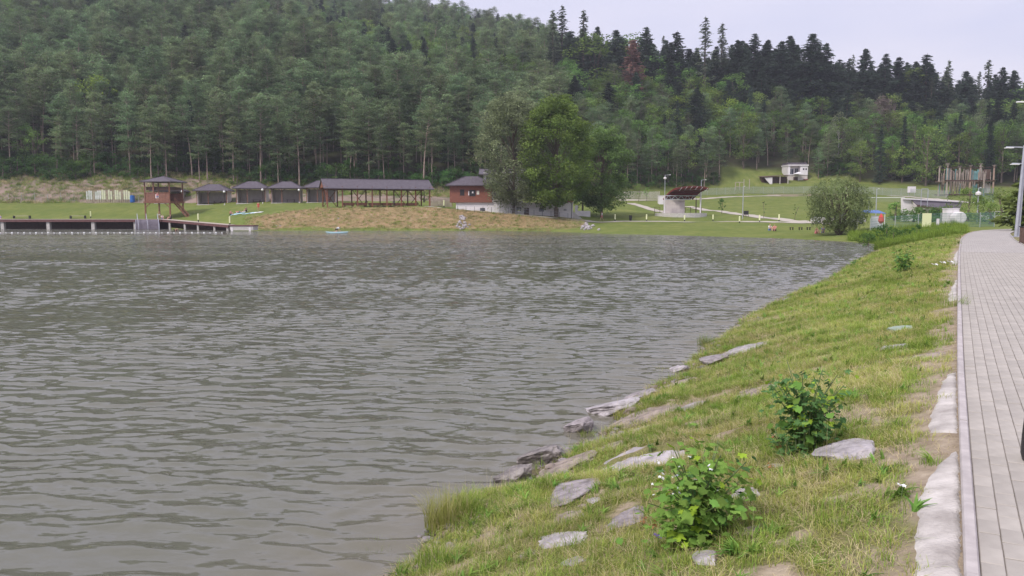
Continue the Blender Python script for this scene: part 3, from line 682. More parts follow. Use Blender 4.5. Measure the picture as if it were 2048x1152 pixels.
def bare(seed, H=11.):
    r = np.random.default_rng(seed); T = MB(); T.tube([(0,0,0), (0,0,H*.5), (.2,0,H)], [.2, .12, .02], 6); C_ = Crown()
    for q in range(70):
        z = H*r.uniform(.3, .97); a = r.uniform(0, 6.28); L_ = r.uniform(1.2, 3.2)*(1.15-z/H); tip = np.array([math.cos(a)*L_, math.sin(a)*L_, z+L_*.9]); T.tube([(0, 0, z), tip*[.5, .5, 1]-[0, 0, L_*.35], tip], [.05, .03, .01], 3, False)
        for w in range(9):
            f = r.uniform(.3, 1); b_ = np.array([0, 0, z])*(1-f)+tip*f; T.tube([b_, b_+r.normal(0, .5, 3)+[0, 0, .3]], [.03, .01], 3, False)
        C_.add(tip + r.normal(0, .5, (16, 3)), .3, .3, r, 0)
    return T, C_

KINDS = {}
def mk(kind, gens, barkm, leafm, tname='trunk', cname='crown'):
    out_ = []
    for T, C_ in gens:
        tm = mbmesh(T, kind + '_trunk', barkm); cm = C_.mesh(kind + '_crown', leafm)
        # joined version for the uncountable forest
        bm = bmesh.new(); bm.from_mesh(cm); nf = len(bm.faces); bm.from_mesh(tm)
        bm.faces.ensure_lookup_table()
        for f in bm.faces[nf:]: f.material_index = 1
        jm = bpy.data.meshes.new(kind + '_whole'); bm.to_mesh(jm); bm.free(); jm.materials.append(leafm); jm.materials.append(barkm)
        out_.append((tm, cm, jm))
    KINDS[kind] = out_
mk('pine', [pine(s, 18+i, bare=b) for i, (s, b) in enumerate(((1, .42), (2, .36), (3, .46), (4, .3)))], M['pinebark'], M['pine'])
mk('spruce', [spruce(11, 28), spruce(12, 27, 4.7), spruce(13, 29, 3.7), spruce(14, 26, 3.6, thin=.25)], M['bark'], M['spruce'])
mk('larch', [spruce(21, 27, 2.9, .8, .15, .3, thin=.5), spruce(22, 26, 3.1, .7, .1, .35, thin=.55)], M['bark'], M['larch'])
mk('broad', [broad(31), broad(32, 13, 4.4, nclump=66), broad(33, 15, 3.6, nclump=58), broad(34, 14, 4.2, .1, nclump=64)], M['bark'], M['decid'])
mk('bush', [broad(41, 5.5, 3.2, .02, 40, 44, .36, limb=False), broad(42, 6.5, 2.8, .02, 40, 44, .36, limb=False), broad(43, 4.5, 3.4, .02, 36, 44, .34, limb=False)], M['bark'], M['bushleaf'])
mk('dead', [spruce(51, 20, 3.4, 1., .3)], M['bark'], M['dead'])
mk('baretree', [bare(61)], M['bark'], mat('dry_twigs', (.20, .15, .14), .9))
mk('bright', [broad(81, 14, 4.4, .1, nclump=64), broad(82, 13, 4.8, .1, nclump=66)], M['bark'], M['bright'])
mk('weeping', [broad(71, 16, 4.6, .15, 80, 30, .3, hang=1.3)], M['birchbark'], M['birch'])

def tree(kind, v, loc, h, name, label, group=None, cat='tree', rz=None, w=None):
    tm, cm, _ = KINDS[kind][v % len(KINDS[kind])]
    t = empty(name, loc, random.uniform(0, 6.28) if rz is None else rz, label, cat, group)
    H = max(x[2] for x in cm.vertices[0:0] or [(0, 0, 0)]) if False else HT[cm.name]
    s = h / H; ww = (w or 1) * s
    for nm, me in (('trunk', tm), ('crown', cm)): link(nm, me, t, scale=(ww, ww, s))
    return t
HT = {}
for k_, l_ in KINDS.items():
    for tm, cm, jm in l_:
        a = np.empty(len(cm.vertices)*3, np.float32); cm.vertices.foreach_get('co', a); HT[cm.name] = float(a.reshape(-1, 3)[:, 2].max())

# ------------------------------------------------------------------ scatter by geometry nodes (for what nobody could count)
def scatter(name, P, idx, rotz, scl, protos, label, mats, tilt=None, parent=None):
    me = bpy.data.meshes.new(name); me.vertices.add(len(P)); me.vertices.foreach_set('co', np.asarray(P, np.float32).ravel())
    a = me.attributes.new('vi', 'INT', 'POINT'); a.data.foreach_set('value', np.asarray(idx, np.int32))
    rot = np.zeros((len(P), 3), np.float32); rot[:, 2] = rotz
    if tilt is not None: rot[:, 0] = tilt[:, 0]; rot[:, 1] = tilt[:, 1]
    a = me.attributes.new('rt', 'FLOAT_VECTOR', 'POINT'); a.data.foreach_set('vector', rot.ravel())
    sv = np.asarray(scl, np.float32); sv = np.repeat(sv[:, None], 3, 1) if sv.ndim == 1 else sv
    a = me.attributes.new('sl', 'FLOAT_VECTOR', 'POINT'); a.data.foreach_set('vector', np.ascontiguousarray(sv).ravel())
    for m in mats: me.materials.append(m)
    o = link(name, me, parent)
    ng = bpy.data.node_groups.new(name + '_nodes', 'GeometryNodeTree'); ng.interface.new_socket('Geometry', in_out='INPUT', socket_type='NodeSocketGeometry'); ng.interface.new_socket('Geometry', in_out='OUTPUT', socket_type='NodeSocketGeometry')
    n = ng.nodes; l = ng.links; gi = n.new('NodeGroupInput'); go = n.new('NodeGroupOutput'); j = n.new('GeometryNodeJoinGeometry')
    def na(nm, ty):
        x = n.new('GeometryNodeInputNamedAttribute'); x.data_type = ty; x.inputs['Name'].default_value = nm; return x.outputs['Attribute']
    vi = na('vi', 'INT'); rt = na('rt', 'FLOAT_VECTOR'); sl = na('sl', 'FLOAT_VECTOR')
    for k, pm in enumerate(protos):
        po = bpy.data.objects.new(pm.name + '_source', pm)
        oi = n.new('GeometryNodeObjectInfo'); oi.inputs['Object'].default_value = po; oi.inputs['As Instance'].default_value = True
        ip = n.new('GeometryNodeInstanceOnPoints'); cmp = n.new('FunctionNodeCompare'); cmp.data_type = 'INT'; cmp.operation = 'EQUAL'; cmp.inputs[3].default_value = k
        l.new(vi, cmp.inputs[2]); l.new(cmp.outputs[0], ip.inputs['Selection']); l.new(gi.outputs[0], ip.inputs['Points']); l.new(oi.outputs['Geometry'], ip.inputs['Instance'])
        l.new(rt, ip.inputs['Rotation']); l.new(sl, ip.inputs['Scale']); l.new(ip.outputs[0], j.inputs[0])
    l.new(j.outputs[0], go.inputs[0])
    md = o.modifiers.new('scatter', 'NODES'); md.node_group = ng
    tag(o, label, kind='stuff'); return o

# ------------------------------------------------------------------ forest
def zone(px):
    for a, b_ in ((110, 'the brown earth bank'), (290, 'the painted boards'), (372, 'the lookout tower'), (470, 'the first gazebo'), (620, 'the middle gazebos'), (760, 'the shelter left half'), (880, 'the shelter right half'), (980, 'the red brown cabin'), (1180, 'the big lawn trees'), (1310, 'the slope beside stage'), (1440, 'the open air stage'), (1620, 'the small white house'), (1760, 'the willow'), (1880, 'the slanted roof building'), (2000, 'the climbing frame')):
        if px < a: return b_
    return 'the twin lamp post'
fr = np.random.default_rng(77); pts = []
# front belt and hillside, jittered grid in world space
yy = 200.
while yy < 640:
    sp = 5.5 if yy < 260 else (6.0 if yy < 360 else 6.8)
    for xx in np.arange(-1.25*yy*.64, 1.25*yy*.64, sp):
        pts.append((xx + fr.uniform(-.45, .45)*sp, yy + fr.uniform(-.45, .45)*sp))
    yy += sp
pts = np.array(pts); ppx = 1024 + F*pts[:, 0]/pts[:, 1]; kD, _ = knots(ppx); foot = kD[:, 5]
foot = np.where((ppx > 1435) & (ppx < 1625), 268, foot + 2); foot = np.where(ppx > 1850, foot + 6, foot)
keep = (pts[:, 1] > foot) & (ppx > -260) & (ppx < 2360); pts, ppx, foot = pts[keep], ppx[keep], foot[keep]
pz = ground_z(pts[:, 0], pts[:, 1]); ppy = HOR - (pz - EYE)/pts[:, 1]*F
dep = pts[:, 1] - foot; mixn = fbm(pts[:, 0], pts[:, 1], .011, 3, 55)
left = ppx < 1120 + 40*mixn
right = ppx > 1500
kinds = []; hs = []
for k in range(len(pts)):
    u = fr.uniform(); d = dep[k]; x = ppx[k]
    if left[k]:
        if d < 120 + 40*mixn[k] - max(0, x-500)*.14: kd = 'pine' if u < .91 else ('broad' if u < .97 else 'spruce')
        else: kd = 'broad' if u < .60 + .25*mixn[k] else ('spruce' if u > .80 else 'pine')
        h = fr.uniform(15, 24) if kd == 'pine' else (fr.uniform(13, 19) if kd == 'spruce' else fr.uniform(10, 15))
    elif not right[k] and pts[k, 1] < 265:
        kd = 'pine' if u < .75 else 'broad'; h = fr.uniform(13, 18)
    elif pts[k, 1] < 312:
        kd = 'broad' if u < .60 + .2*mixn[k] else ('pine' if u < .86 else 'spruce'); h = fr.uniform(11, 19) if kd != 'spruce' else fr.uniform(16, 23)
    elif pts[k, 1] < 345:
        kd = 'spruce' if u < .9 else 'larch'; h = fr.uniform(20, 27)
    else:
        kd = 'spruce' if u < .5 else 'broad'; h = fr.uniform(11, 15)
    kinds.append(kd); hs.append(h)
kinds = np.array(kinds); hs = np.array(hs)
# a few hundred nearest become things of their own
big = hs/pts[:, 1]; vis = (ppx > -15) & (ppx < 2060) & (dep < 26) & ~((ppx > 985) & (ppx < 1225))
cand = np.where(vis)[0]; cand = cand[np.argsort(-(big[cand] - dep[cand]*.0022))]; solo = cand[:215]; ismass = np.ones(len(pts), bool); ismass[solo] = False
nm = {'pine': 'pine_tree', 'spruce': 'spruce_tree', 'broad': 'broadleaf_tree', 'larch': 'larch_tree'}
word = {'pine': 'bare trunked pine', 'spruce': 'dark spruce', 'broad': 'round leafy tree', 'larch': 'thin larch'}
ORD = ['leftmost', 'second', 'third', 'fourth', 'fifth', 'sixth', 'seventh', 'eighth', 'ninth', 'tenth', 'eleventh', 'twelfth', 'thirteenth', 'fourteenth', 'fifteenth', 'sixteenth', 'seventeenth', 'eighteenth', 'nineteenth', 'twentieth', 'twenty-first', 'twenty-second', 'twenty-third', 'twenty-fourth', 'twenty-fifth', 'twenty-sixth']
cnt = {}
for k in sorted(solo, key=lambda q: ppx[q]):
    zn = zone(ppx[k]); front = dep[k] < 9; key = (kinds[k], zn, front); i_ = cnt.get(key, 0); cnt[key] = i_ + 1
    lb = '%s, %s %s, %s' % (word[kinds[k]], ORD[min(i_, 25)] + ('' if i_ == 0 else ' from left'), 'in front' if front else 'farther back', 'behind ' + zn)
    tree(kinds[k], int(fr.integers(0, 4)), (pts[k, 0], pts[k, 1], pz[k] - .3), hs[k], nm[kinds[k]], lb, 'forest edge trees behind ' + zn)
mass = np.where(ismass)[0]
protos, base_i = [], {}
for kd in ('pine', 'spruce', 'broad', 'larch'):
    base_i[kd] = len(protos); protos += [j for _, _, j in KINDS[kd]]
vi = np.array([base_i[kinds[k]] + fr.integers(0, len(KINDS[kinds[k]])) for k in mass])
sl = np.array([hs[k]/HT[KINDS[kinds[k]][0][1].name] for k in mass]); wd_ = np.where((kinds[mass] == 'spruce'), 1.85, 1.12); sl = np.c_[sl*wd_, sl*wd_, sl]
P = np.c_[pts[mass], pz[mass] - .3]
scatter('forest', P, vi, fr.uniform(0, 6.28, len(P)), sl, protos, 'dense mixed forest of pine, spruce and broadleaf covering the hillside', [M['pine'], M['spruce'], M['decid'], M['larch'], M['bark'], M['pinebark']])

# understory bushes along the foot of the forest
n = 0
for x in np.r_[np.arange(-20, 980, 15.), np.arange(1225, 1440, 18.), np.arange(1640, 2060, 20.)]:
    kd_, _ = knots(np.array([x])); ft = kd_[0, 5]
    for row in range(2):
        if n >= 150: break
        if fr.uniform() < .12: continue
        D = ft + 3.5 + row*4 + fr.uniform(-1, 1.5) + (7 if 340 < x < 470 else 0); xx = x + fr.uniform(-6, 6)
        if x > 1640: D += 4
        p = onD(xx, D, -.3); h = fr.uniform(2.8, 6.8)*(1.0 if x < 1000 else .8); n += 1
        key = ('bush', zone(xx), row); i_ = cnt.get(key, 0); cnt[key] = i_ + 1; tree('bush', int(fr.integers(0, 3)), p, h, 'bush', 'leafy bush, %s in the %s row behind %s' % (ORD[min(i_, 25)] + ('' if i_ == 0 else ' from left'), 'nearer' if row == 0 else 'farther', zone(xx)), 'bushes at the forest foot behind ' + zone(xx), 'bush')
# explicit skyline trees: (px, top py, kind, variant, distance, label)
sky_trees = [
 (1104, 20, 'larch', 0, 318, 'thin feathery conifer at the left end of the skyline stand, with an open crown'),
 (1122, 11, 'larch', 1, 322, 'tallest thin conifer of the left skyline trio, reaching highest in the picture'),
 (1164, 20, 'larch', 0, 316, 'thin leaning conifer right of the tallest of the skyline trio'),
 (1140, 62, 'spruce', 3, 318, 'sparse spruce filling the gap below the thin skyline trio'),
 (1190, 66, 'broad', 1, 316, 'round crowned tree between the thin skyline trio and the dark spruces'),
 (1228, 60, 'spruce', 1, 312, 'nearly black spruce just left of the reddish dead conifer'),
 (1262, 80, 'dead', 0, 296, 'reddish brown dead conifer standing among the dark spruces'),
 (1262, 66, 'broad', 2, 326, 'grey green round top rising behind the reddish dead conifer'),
 (1287, 54, 'spruce', 0, 318, 'dark spruce with a thick top right of the reddish dead conifer'),
 (1312, 112, 'broad', 0, 320, 'low rounded tree in the dip right of the thick topped spruce'),
 (1348, 64, 'spruce', 3, 320, 'sparse spruce with a forked top left of the pale feathery tree'),
 (1372, 98, 'spruce', 2, 322, 'low dark spruce between the forked top and the pale feathery tree'),
 (1403, 34, 'larch', 1, 312, 'pale feathery tree with a bare trunk, highest above the stage'),
 (1436, 46, 'larch', 0, 318, 'slim feathery conifer right of the pale feathery tree'),
 (1468, 80, 'spruce', 1, 316, 'short dark spruce right of the slim feathery conifer'),
 (1500, 67, 'spruce', 0, 318, 'dark spruce with a narrow pointed top above the small white house'),
 (1526, 80, 'spruce', 2, 320, 'narrow dark spruce one right of the narrow pointed one'),
 (1553, 82, 'spruce', 1, 314, 'broad dark spruce left of the twin of equal height'),
 (1570, 72, 'spruce', 2, 320, 'slender dark spruce left of the blackest, widest spruce'),
 (1613, 67, 'spruce', 1, 308, 'blackest and widest spruce of the skyline, right of centre'),
 (1641, 86, 'spruce', 0, 310, 'dark spruce leaning on the right side of the widest one'),
 (1668, 134, 'spruce', 2, 312, 'shorter spruce at the right end of the darkest stand'),
 (1699, 140, 'spruce', 3, 322, 'small spruce in the low gap of the skyline'),
 (1718, 98, 'spruce', 2, 312, 'pointed lone spruce standing just right of the skyline gap'),
 (1759, 107, 'spruce', 0, 312, 'rounded dark spruce right of the pointed lone one'),
 (1785, 114, 'spruce', 2, 316, 'narrow spruce tucked against the rounded dark one'),
 (1816, 132, 'broad', 2, 322, 'grey green leafy tree in the skyline between two spruce groups'),
 (1840, 109, 'spruce', 3, 316, 'slim grey spruce above the slanted roof building'),
 (1884, 121, 'larch', 1, 314, 'scraggy conifer with few branches left of the last spruces'),
 (1918, 142, 'spruce', 1, 308, 'dense dark spruce above the climbing frame'),
 (1962, 119, 'larch', 0, 316, 'bare tipped scraggy conifer right of the dense dark spruce'),
 (1990, 134, 'spruce', 0, 310, 'dark spruce with a blunt top near the right end of the skyline'),
 (2012, 141, 'spruce', 2, 314, 'thin dark spruce next to the blunt topped one at the right'),
 (2040, 158, 'broad', 0, 314, 'leafy tree top at the right edge of the skyline'),
 (1760, 184, 'baretree', 0, 282, 'greyish pink bare tree in front of the rounded dark spruce'),
 (1945, 222, 'weeping', 0, 262, 'pale weeping tree standing above the climbing frame'),
 (1672, 222, 'weeping', 0, 268, 'pale tall tree rising behind the willow'),
 (196, 148, 'bright', 0, 228, 'yellow green tree standing out among the grey pines at the far left'),
 (1400, 172, 'bright', 1, 292, 'bright yellow green tree below the pale feathery tree, highest of its row'),
 (1452, 196, 'bright', 0, 286, 'bright yellow green tree sloping down right of the highest bright one'),
 (1492, 222, 'bright', 1, 280, 'bright round tree at the lower right end of the bright row'),
 (1345, 190, 'bright', 1, 290, 'bright green tree at the left end of the bright row'),
 (1836, 278, 'bright', 0, 262, 'bright green round tree above the slanted roof building'),
 (1775, 296, 'bright', 1, 258, 'bright green round tree right behind the willow'),
 (660, 66, 'bright', 0, 420, 'bright green tree high on the hillside above the long shelter'),
 (880, 150, 'bright', 1, 300, 'fresh green tree on the hillside above the cabin'),
]
for px, ty, kd, v, D, lb in sky_trees:
    p = onD(px, D, -.3); h = at(px, ty, D).z - p.z
    if kd in ('baretree', 'weeping', 'bright'): w = {'baretree': 1.3, 'weeping': 1.0, 'bright': 1.15}[kd]
    else: w = max(1.0, 27/h) * (2.0 if kd == 'spruce' else 1.5)
    tree(kd, v, p, h, {'spruce': 'spruce_tree', 'larch': 'thin_conifer', 'dead': 'dead_conifer', 'broad': 'broadleaf_tree', 'baretree': 'bare_tree', 'weeping': 'weeping_tree', 'bright': 'broadleaf_tree'}[kd], lb, w=w)

# the three big lawn trees, the willow and smaller planted ones
def hero(kindname, T, C_, barkm, leafm, loc, label, rz=0, name='lawn_tree', scale=1):
    t = empty(name, loc, rz, label, 'tree'); 
    link('trunk', mbmesh(T, 'trunk', barkm), t, scale=scale); link('crown', C_.mesh('crown', leafm), t, scale=scale); return t
T, C_ = broad(101, 22.0, 6.9, .07, 260, 130, .34, hang=1.25, top=1.0, bark=.28, clr=1.0); hero('b', T, C_, M['bark'], M['birch'], onD(1027, 148), 'tall pale grey green birch with drooping branches, left of the three big lawn trees', name='birch_tree')
T, C_ = broad(102, 21.3, 7.4, .10, 270, 150, .38, top=1.1, bark=.32, clr=.95); hero('l', T, C_, M['bark'], M['lime'], onD(1112, 145.5), 'tall bright green maple with a full crown, middle of the three big lawn trees', name='maple_tree')
T, C_ = broad(103, 17.3, 5.5, .08, 230, 120, .36, top=.6, bark=.26, clr=1.0); hero('a', T, C_, M['bark'], M['ash'], onD(1203, 160), 'shorter dark green tree, right of the three big lawn trees', name='ash_tree')
T, C_ = broad(104, 16, 4.6, .12, 130, 100, .36, bark=.2); hero('a', T, C_, M['bark'], M['ash'], onD(1165, 166), 'dark tree squeezed behind the right hand big lawn tree', name='ash_tree')
T, C_ = willow(105); hero('w', T, C_, M['bark'], M['willow'], place(1676, 470), 'yellow green willow with several stems leaning over the right shore', name='willow_tree')
T, C_ = broad(106, 3.2, .85, .22, 26, 40, .15, bark=.05, clr=1.2); hero('s', T, C_, M['bark'], M['bushleaf'], place(1443, 428), 'small dark oval tree right of the stage', name='young_tree')
for px, py, h, lb in ((1527, 436, 3.4, 'thin young tree left of the junction of the pale paths'), (1589, 440, 2.7, 'thin sapling with a tiny crown right of the path junction'), (1277, 404, 4.6, 'young tree on the slope left of the stage'), (1293, 402, 3.9, 'bushier young tree nearest the white cabin behind the stage')):
    big_ = h > 3.8; T, C_ = broad(int(px), h, .95 if big_ else .35, .3, 22 if big_ else 7, 30, .16, bark=.04, clr=1.3); hero('s', T, C_, M['bark'], M['decid'] if big_ else M['ash'], place(px, py), lb, name='young_tree')
T, C_ = broad(107, 3.4, 1.5, .05, 30, 44, .2, limb=False); hero('s', T, C_, M['bark'], M['lime'], onD(848, 184), 'light green shrub behind the right end of the long shelter', name='shrub')
T, C_ = spruce(108, 8.2, 2.7, 1.6, .1, .02); hero('c', T, C_, M['bark'], leafmat('thuja_leaves', (.06, .085, .02), (.13, .16, .045)), onD(2062, 74), 'yellow green conical conifer at the right edge behind the lamp post', name='conical_conifer')
for px, D, h, w, lb in ((1790, 128, 3.0, 1.6, 'round bush left of the slanted roof building'), (1850, 116, 2.2, 2.6, 'clipped hedge bush in front of the slanted roof building'), (1882, 115, 2.0, 2.2, 'low hedge bush right of the pale yellow board'), (1936, 118, 5.0, 2.2, 'bright green tree below the climbing frame'), (1957, 112, 3.6, 2.2, 'dark green bush right of the bright green tree below the climbing frame'), (2003, 105, 4.2, 3.0, 'dense bush between the climbing frame and the lamp post'), (1982, 100, 3.0, 2.4, 'low bush behind the bend of the brick path'), (1828, 118, 1.9, 2.2, 'clipped dark hedge bush under the white end wall')):
    T, C_ = broad(int(px+D), h, w, .05, 44, 44, .2, limb=False); hero('s', T, C_, M['bark'], M['decid'] if 'bright' not in lb else M['lime'], onD(px, D), lb, name='bush')
# ------------------------------------------------------------------ far side: buildings
def mpp(D): return D / F
def gabled(t, mbn, m, x0, x1, y0, y1, ze, zr, ov, th=.14):
    """gable roof, ridge along x"""
    r = MB(); ym = (y0+y1)/2; k = (zr-ze)/((y1-y0)/2); zo = ze - ov*k
    r.slab((x0-ov, y0-ov, zo), (x1+ov, y0-ov, zo), (x1+ov, ym-.003, zr), (x0-ov, ym-.003, zr), th)
    r.slab((x0-ov, ym+.003, zr), (x1+ov, ym+.003, zr), (x1+ov, y1+ov, zo), (x0-ov, y1+ov, zo), th)
    r.beam((x0-ov-.01, ym, zr+.03), (x1+ov+.01, ym, zr+.03), .22, .08)
    return r.build(mbn, m, t)
def hipped(t, name, m, x0, x1, y0, y1, ze, zr, ov, th=.14):
    r = MB(); X0, X1, Y0, Y1 = x0-ov, x1+ov, y0-ov, y1+ov; w = (Y1-Y0)/2; l_ = (X1-X0)/2; xm, ym = (X0+X1)/2, (Y0+Y1)/2; rl = max(0, l_-w)
    a, b = (xm-rl, ym, zr), (xm+rl+.01, ym, zr); c = [(X0,Y0,ze),(X1,Y0,ze),(X1,Y1,ze),(X0,Y1,ze)]; lo = [(x,y,z-th) for x,y,z in c]
    r.add([a, b]+c+lo, [(2,3,1,0),(3,4,1),(4,5,0,1),(5,2,0),(6,7,3,2),(7,8,4,3),(8,9,5,4),(9,6,2,5),(9,8,7,6)])
    for p, q in ((c[0], a), (c[1], b), (c[2], b), (c[3], a)): r.beam(Vector(p)+Vector((0,0,.04)), Vector(q)+Vector((0,0,.05)), .16, .06)
    return r.build(name, m, t)
def window(t, x0, x1, z0, z1, y, m_in=None, fr=None, f=.07, proud=.03, name='window', bars=1):
    """window in a wall whose face is y=const towards -y"""
    w = MB(); 
    for a in ((x0, x1, y-proud, y+.02, z1-f, z1), (x0, x1, y-proud, y+.02, z0, z0+f), (x0, x0+f, y-proud, y+.02, z0+f, z1-f), (x1-f, x1, y-proud, y+.02, z0+f, z1-f)): w.box(*a)
    if bars: xm = (x0+x1)/2; w.box(xm-f/2, xm+f/2, y-proud+.005, y+.015, z0+f, z1-f)
    wo = w.build('frame', fr or M['white'])
    g = MB().box(x0+f, x1-f, y-proud+.018, y+.01, z0+f, z1-f)
    go = g.build(name, m_in or M['glass'], t); wo.parent = go
    return go

# gazebos
def gazebo(px, py, W, Dp, hw, rise, label, rz=.12, hidden=False):
    p = place(px, py); t = empty('gazebo', p, rz, label, 'gazebo', 'grey walled gazebos in a row behind the lawn')
    x0, x1 = -W/2, W/2
    MB().box(x0, x1, Dp-.18, Dp, -.6, hw).build('back_wall', M['plaster'], t)
    MB().box(x0, x0+.18, 0.6, Dp-.18, -.6, hw-.02).build('side_wall', M['plaster'], t)
    MB().box(x1-.18, x1, .6, Dp-.18, -.6, hw-.02).build('side_wall', M['plaster'], t)
    MB().box(x0+.0, x1, -.1, Dp-.2, -.5, .05).build('floor', M['concrete'], t)
    for x in (x0+.1, -W*.12, x1-.1): MB().box(x-.08, x+.08, -.02, .14, .052, hw+.05).build('post', M['wood'], t)
    MB().box(x0-.1, x1+.1, -.05, .17, hw+.052, hw+.25).build('beam', M['darkwood'], t)
    for x, s in ((x0+.1, 1), (-W*.12, -1), (-W*.12, 1), (x1-.1, -1)): MB().beam((x+s*.1, .06, hw-.55), (x+s*.7, .06, hw+.05), .1).build('brace', M['darkwood'], t)
    MB().box(x0+.3, x1-.3, Dp-.215, Dp-.185, 1.2, hw-.2).build('back_panel', M['plaster'], t)
    hipped(t, 'roof', M['roof'], x0, x1, 0, Dp, hw+.28, hw+.28+rise, .75)
    return p, rz
def picnic_table(p, rz, label):
    t = empty('picnic_table', p, rz, label, 'picnic table', 'dark picnic tables inside the gazebos')
    MB().box(-1, 1, -.38, .38, .72, .78).build('tabletop', M['darkwood'], t)
    for s in (-1, 1):
        MB().box(-1, 1, s*.75-.14, s*.75+.14, .42, .47).build('bench_seat', M['darkwood'], t)
        m = MB(); m.beam((s*.75, -.3, .72), (s*.75, -.7, 0), .07); m.beam((s*.75, .3, .72), (s*.75, .7, 0), .07); m.box(s*.75-.03, s*.75+.03, -.85, .85, .34, .41); m.build('leg_frame', M['darkwood'], t)
gz = [(424, 409, 6.9, 4.6, 3.0, 1.55, 'gazebo just right of the wooden lookout tower', 'dark picnic table inside the gazebo next to the tower'),
      (502, 406.5, 6.6, 4.6, 3.2, 1.6, 'second gazebo from the tower, with a wide dark roof', 'dark picnic table inside the second gazebo from the tower'),
      (571, 406, 6.4, 4.6, 3.1, 1.5, 'gazebo between the wide roofed one and the half hidden one', 'dark picnic table inside the third gazebo from the tower'),
      (642, 405, 6.4, 4.6, 3.1, 1.6, 'gazebo half hidden behind the left end of the long shelter', 'dark picnic table in the gazebo behind the long shelter'),
      (336, 407, 6.4, 4.6, 2.8, 1.0, 'gazebo mostly hidden behind the wooden lookout tower', None)]
for px, py, W, Dp, hw, rise, lb, tl in gz:
    p, rz = gazebo(px, py, W, Dp, hw, rise, lb)
    if tl: picnic_table(p + Vector((.8, 1.6, .05)), rz, tl)

# lookout tower
M['towerboard'] = mat('tower_boards', (.17, .075, .05), .7, (.27, .125, .085), 2, stretch=(1, 1, 5))
p = place(330, 438); t = empty('lookout_tower', p, -.1, 'brown wooden lifeguard lookout tower with a dark pyramid roof at the dock', 'lookout tower')
W = 2.65; fz, pz_, ez, az = 3.5, 5.35, 7.7, 8.85
for x in (-W, W):
    for y in (-W, W): MB().box(x-.12, x+.12, y-.12, y+.12, -.8, fz-.22).build('leg', M['wood'], t); MB().box(x-.1, x+.1, y-.1, y+.1, fz+.12, ez).build('roof_post', M['wood'], t)
MB().box(-.9, -.66, -W-.1, -W+.1, fz+.12, ez).build('roof_post', M['towerboard'], t)
MB().box(-W-.25, W+.25, -W-.25, W+.25, fz-.22, fz+.12).build('platform', M['wood'], t)
k = 0
for side in range(4):
    n_ = 14
    for q in range(n_):
        a = -W + .13 + (2*W-.26)*(q+.5)/n_; w_ = (2*W-.26)/n_/2-.012; e = .02 if q % 2 else 0
        if side == 0 and q < n_: MB().box(a-w_, a+w_, -W-.03-e, -W+.02, fz+.125, pz_).build('wall_board', M['towerboard'], t)
        if side == 1: MB().box(a-w_, a+w_, W-.02, W+.03+e, fz+.125, pz_).build('wall_board', M['towerboard'], t)
        if side == 2: MB().box(-W-.03-e, -W+.02, a-w_, a+w_, fz+.125, pz_).build('wall_board', M['towerboard'], t)
MB().box(-W-.1, W+.1, -W-.12, -W+.05, pz_+.003, pz_+.1).build('rail', M['wood'], t)
MB().box(-W+.15, W-.15, -W+.3, W-.3, pz_+.6, pz_+1.25).build('inner_beam', M['darkwood'], t)
hipped(t, 'roof', M['roof'], -W, W, -W, W, ez+.003, az, .75)
MB().box(-.35, .35, -W-.10, -W-.06, fz+.75, fz+1.55).build('sign_board', M['white'], t); 
sg = MB(); sg.box(-.12, .12, -W-.115, -W-.102, fz+1.0, fz+1.3); sg.build('sign_mark', M['red'], t)
for x in (-W, W):
    s = 1 if x < 0 else -1; MB().beam((x+s*.1, -W, fz-1.1), (x+s*1.1, -W, fz-.24), .12).build('brace', M['wood'], t)
st = empty('stair', (0, 0, 0)); bpy.data.objects.remove(st)
for y in (-1.2, -.1): MB().beam((W+.1, y, fz-.1), (W+3.3, y, -.1), .08, .3).build('stair_stringer', M['wood'], t)
for q in range(13): MB().box(W+.22+q*.235, W+.5+q*.235, -1.15, -.15, fz-.35-q*.27, fz-.3-q*.27).build('stair_tread', M['wood'], t)
for q in range(7): xx = W+.3+q*.48; zz = fz-.1-(xx-W-.1)*3.5/3.2; MB().box(xx-.04, xx+.04, -1.28, -1.2, zz, zz+1.05).build('baluster', M['wood'], t)
MB().beam((W+.2, -1.24, fz+.95), (W+3.3, -1.24, 1.0-.05), .08).build('handrail', M['wood'], t)

# long shelter
D0 = 150.; pl = onD(655, D0); t = empty('picnic_shelter', pl, R(20), 'long open wooden picnic shelter with a dark gable roof above the dry bank', 'picnic shelter')
Lx, Wy, he, zr = 19.6, 7.0, 3.55, 5.55
MB().box(-.3, Lx+.3, -.3, Wy+.3, -1.2, .02).build('floor', M['concrete'], t)
for k_ in range(8):
    x = Lx*k_/7
    for y in (0, Wy): MB().box(x-.11, x+.11, y-.11, y+.11, .022, he-.02).build('post', M['wood'] if y else M['redwood'], t)
for y in (0, Wy): MB().box(-.6, Lx+.6, y-.12, y+.12, he, he+.28).build('eave_beam', M['wood'], t)
for k_ in range(8): MB().box(Lx*k_/7-.09, Lx*k_/7+.09, -.11, Wy+.11, he+.284, he+.46).build('tie_beam', M['wood'], t)
for x0_, d in ((0, 1), (Lx*5/7, 1), (Lx*6/7, 1), (Lx*2/7, 1)):
    x1_ = x0_+Lx/7*.93; MB().beam((x0_+.15, Wy, .3), (x1_, Wy, he-.1), .12).build('cross_brace', M['wood'], t); MB().beam((x0_+.15, Wy-.14, he-.1), (x1_, Wy-.14, .3), .12).build('cross_brace', M['wood'], t)
for y in (.0, Wy): MB().beam((-.02, y, 0.2), (-.02, Wy/2, he+.2), .1).build('gable_brace', M['redwood'], t)
gm = MB(); gm.prism([(-.5, -.35, he+.3), (-.5, Wy+.35, he+.3), (-.5, Wy/2, zr-.12)], (.08, 0, 0)); gm.build('gable_board', M['redwood'], t)
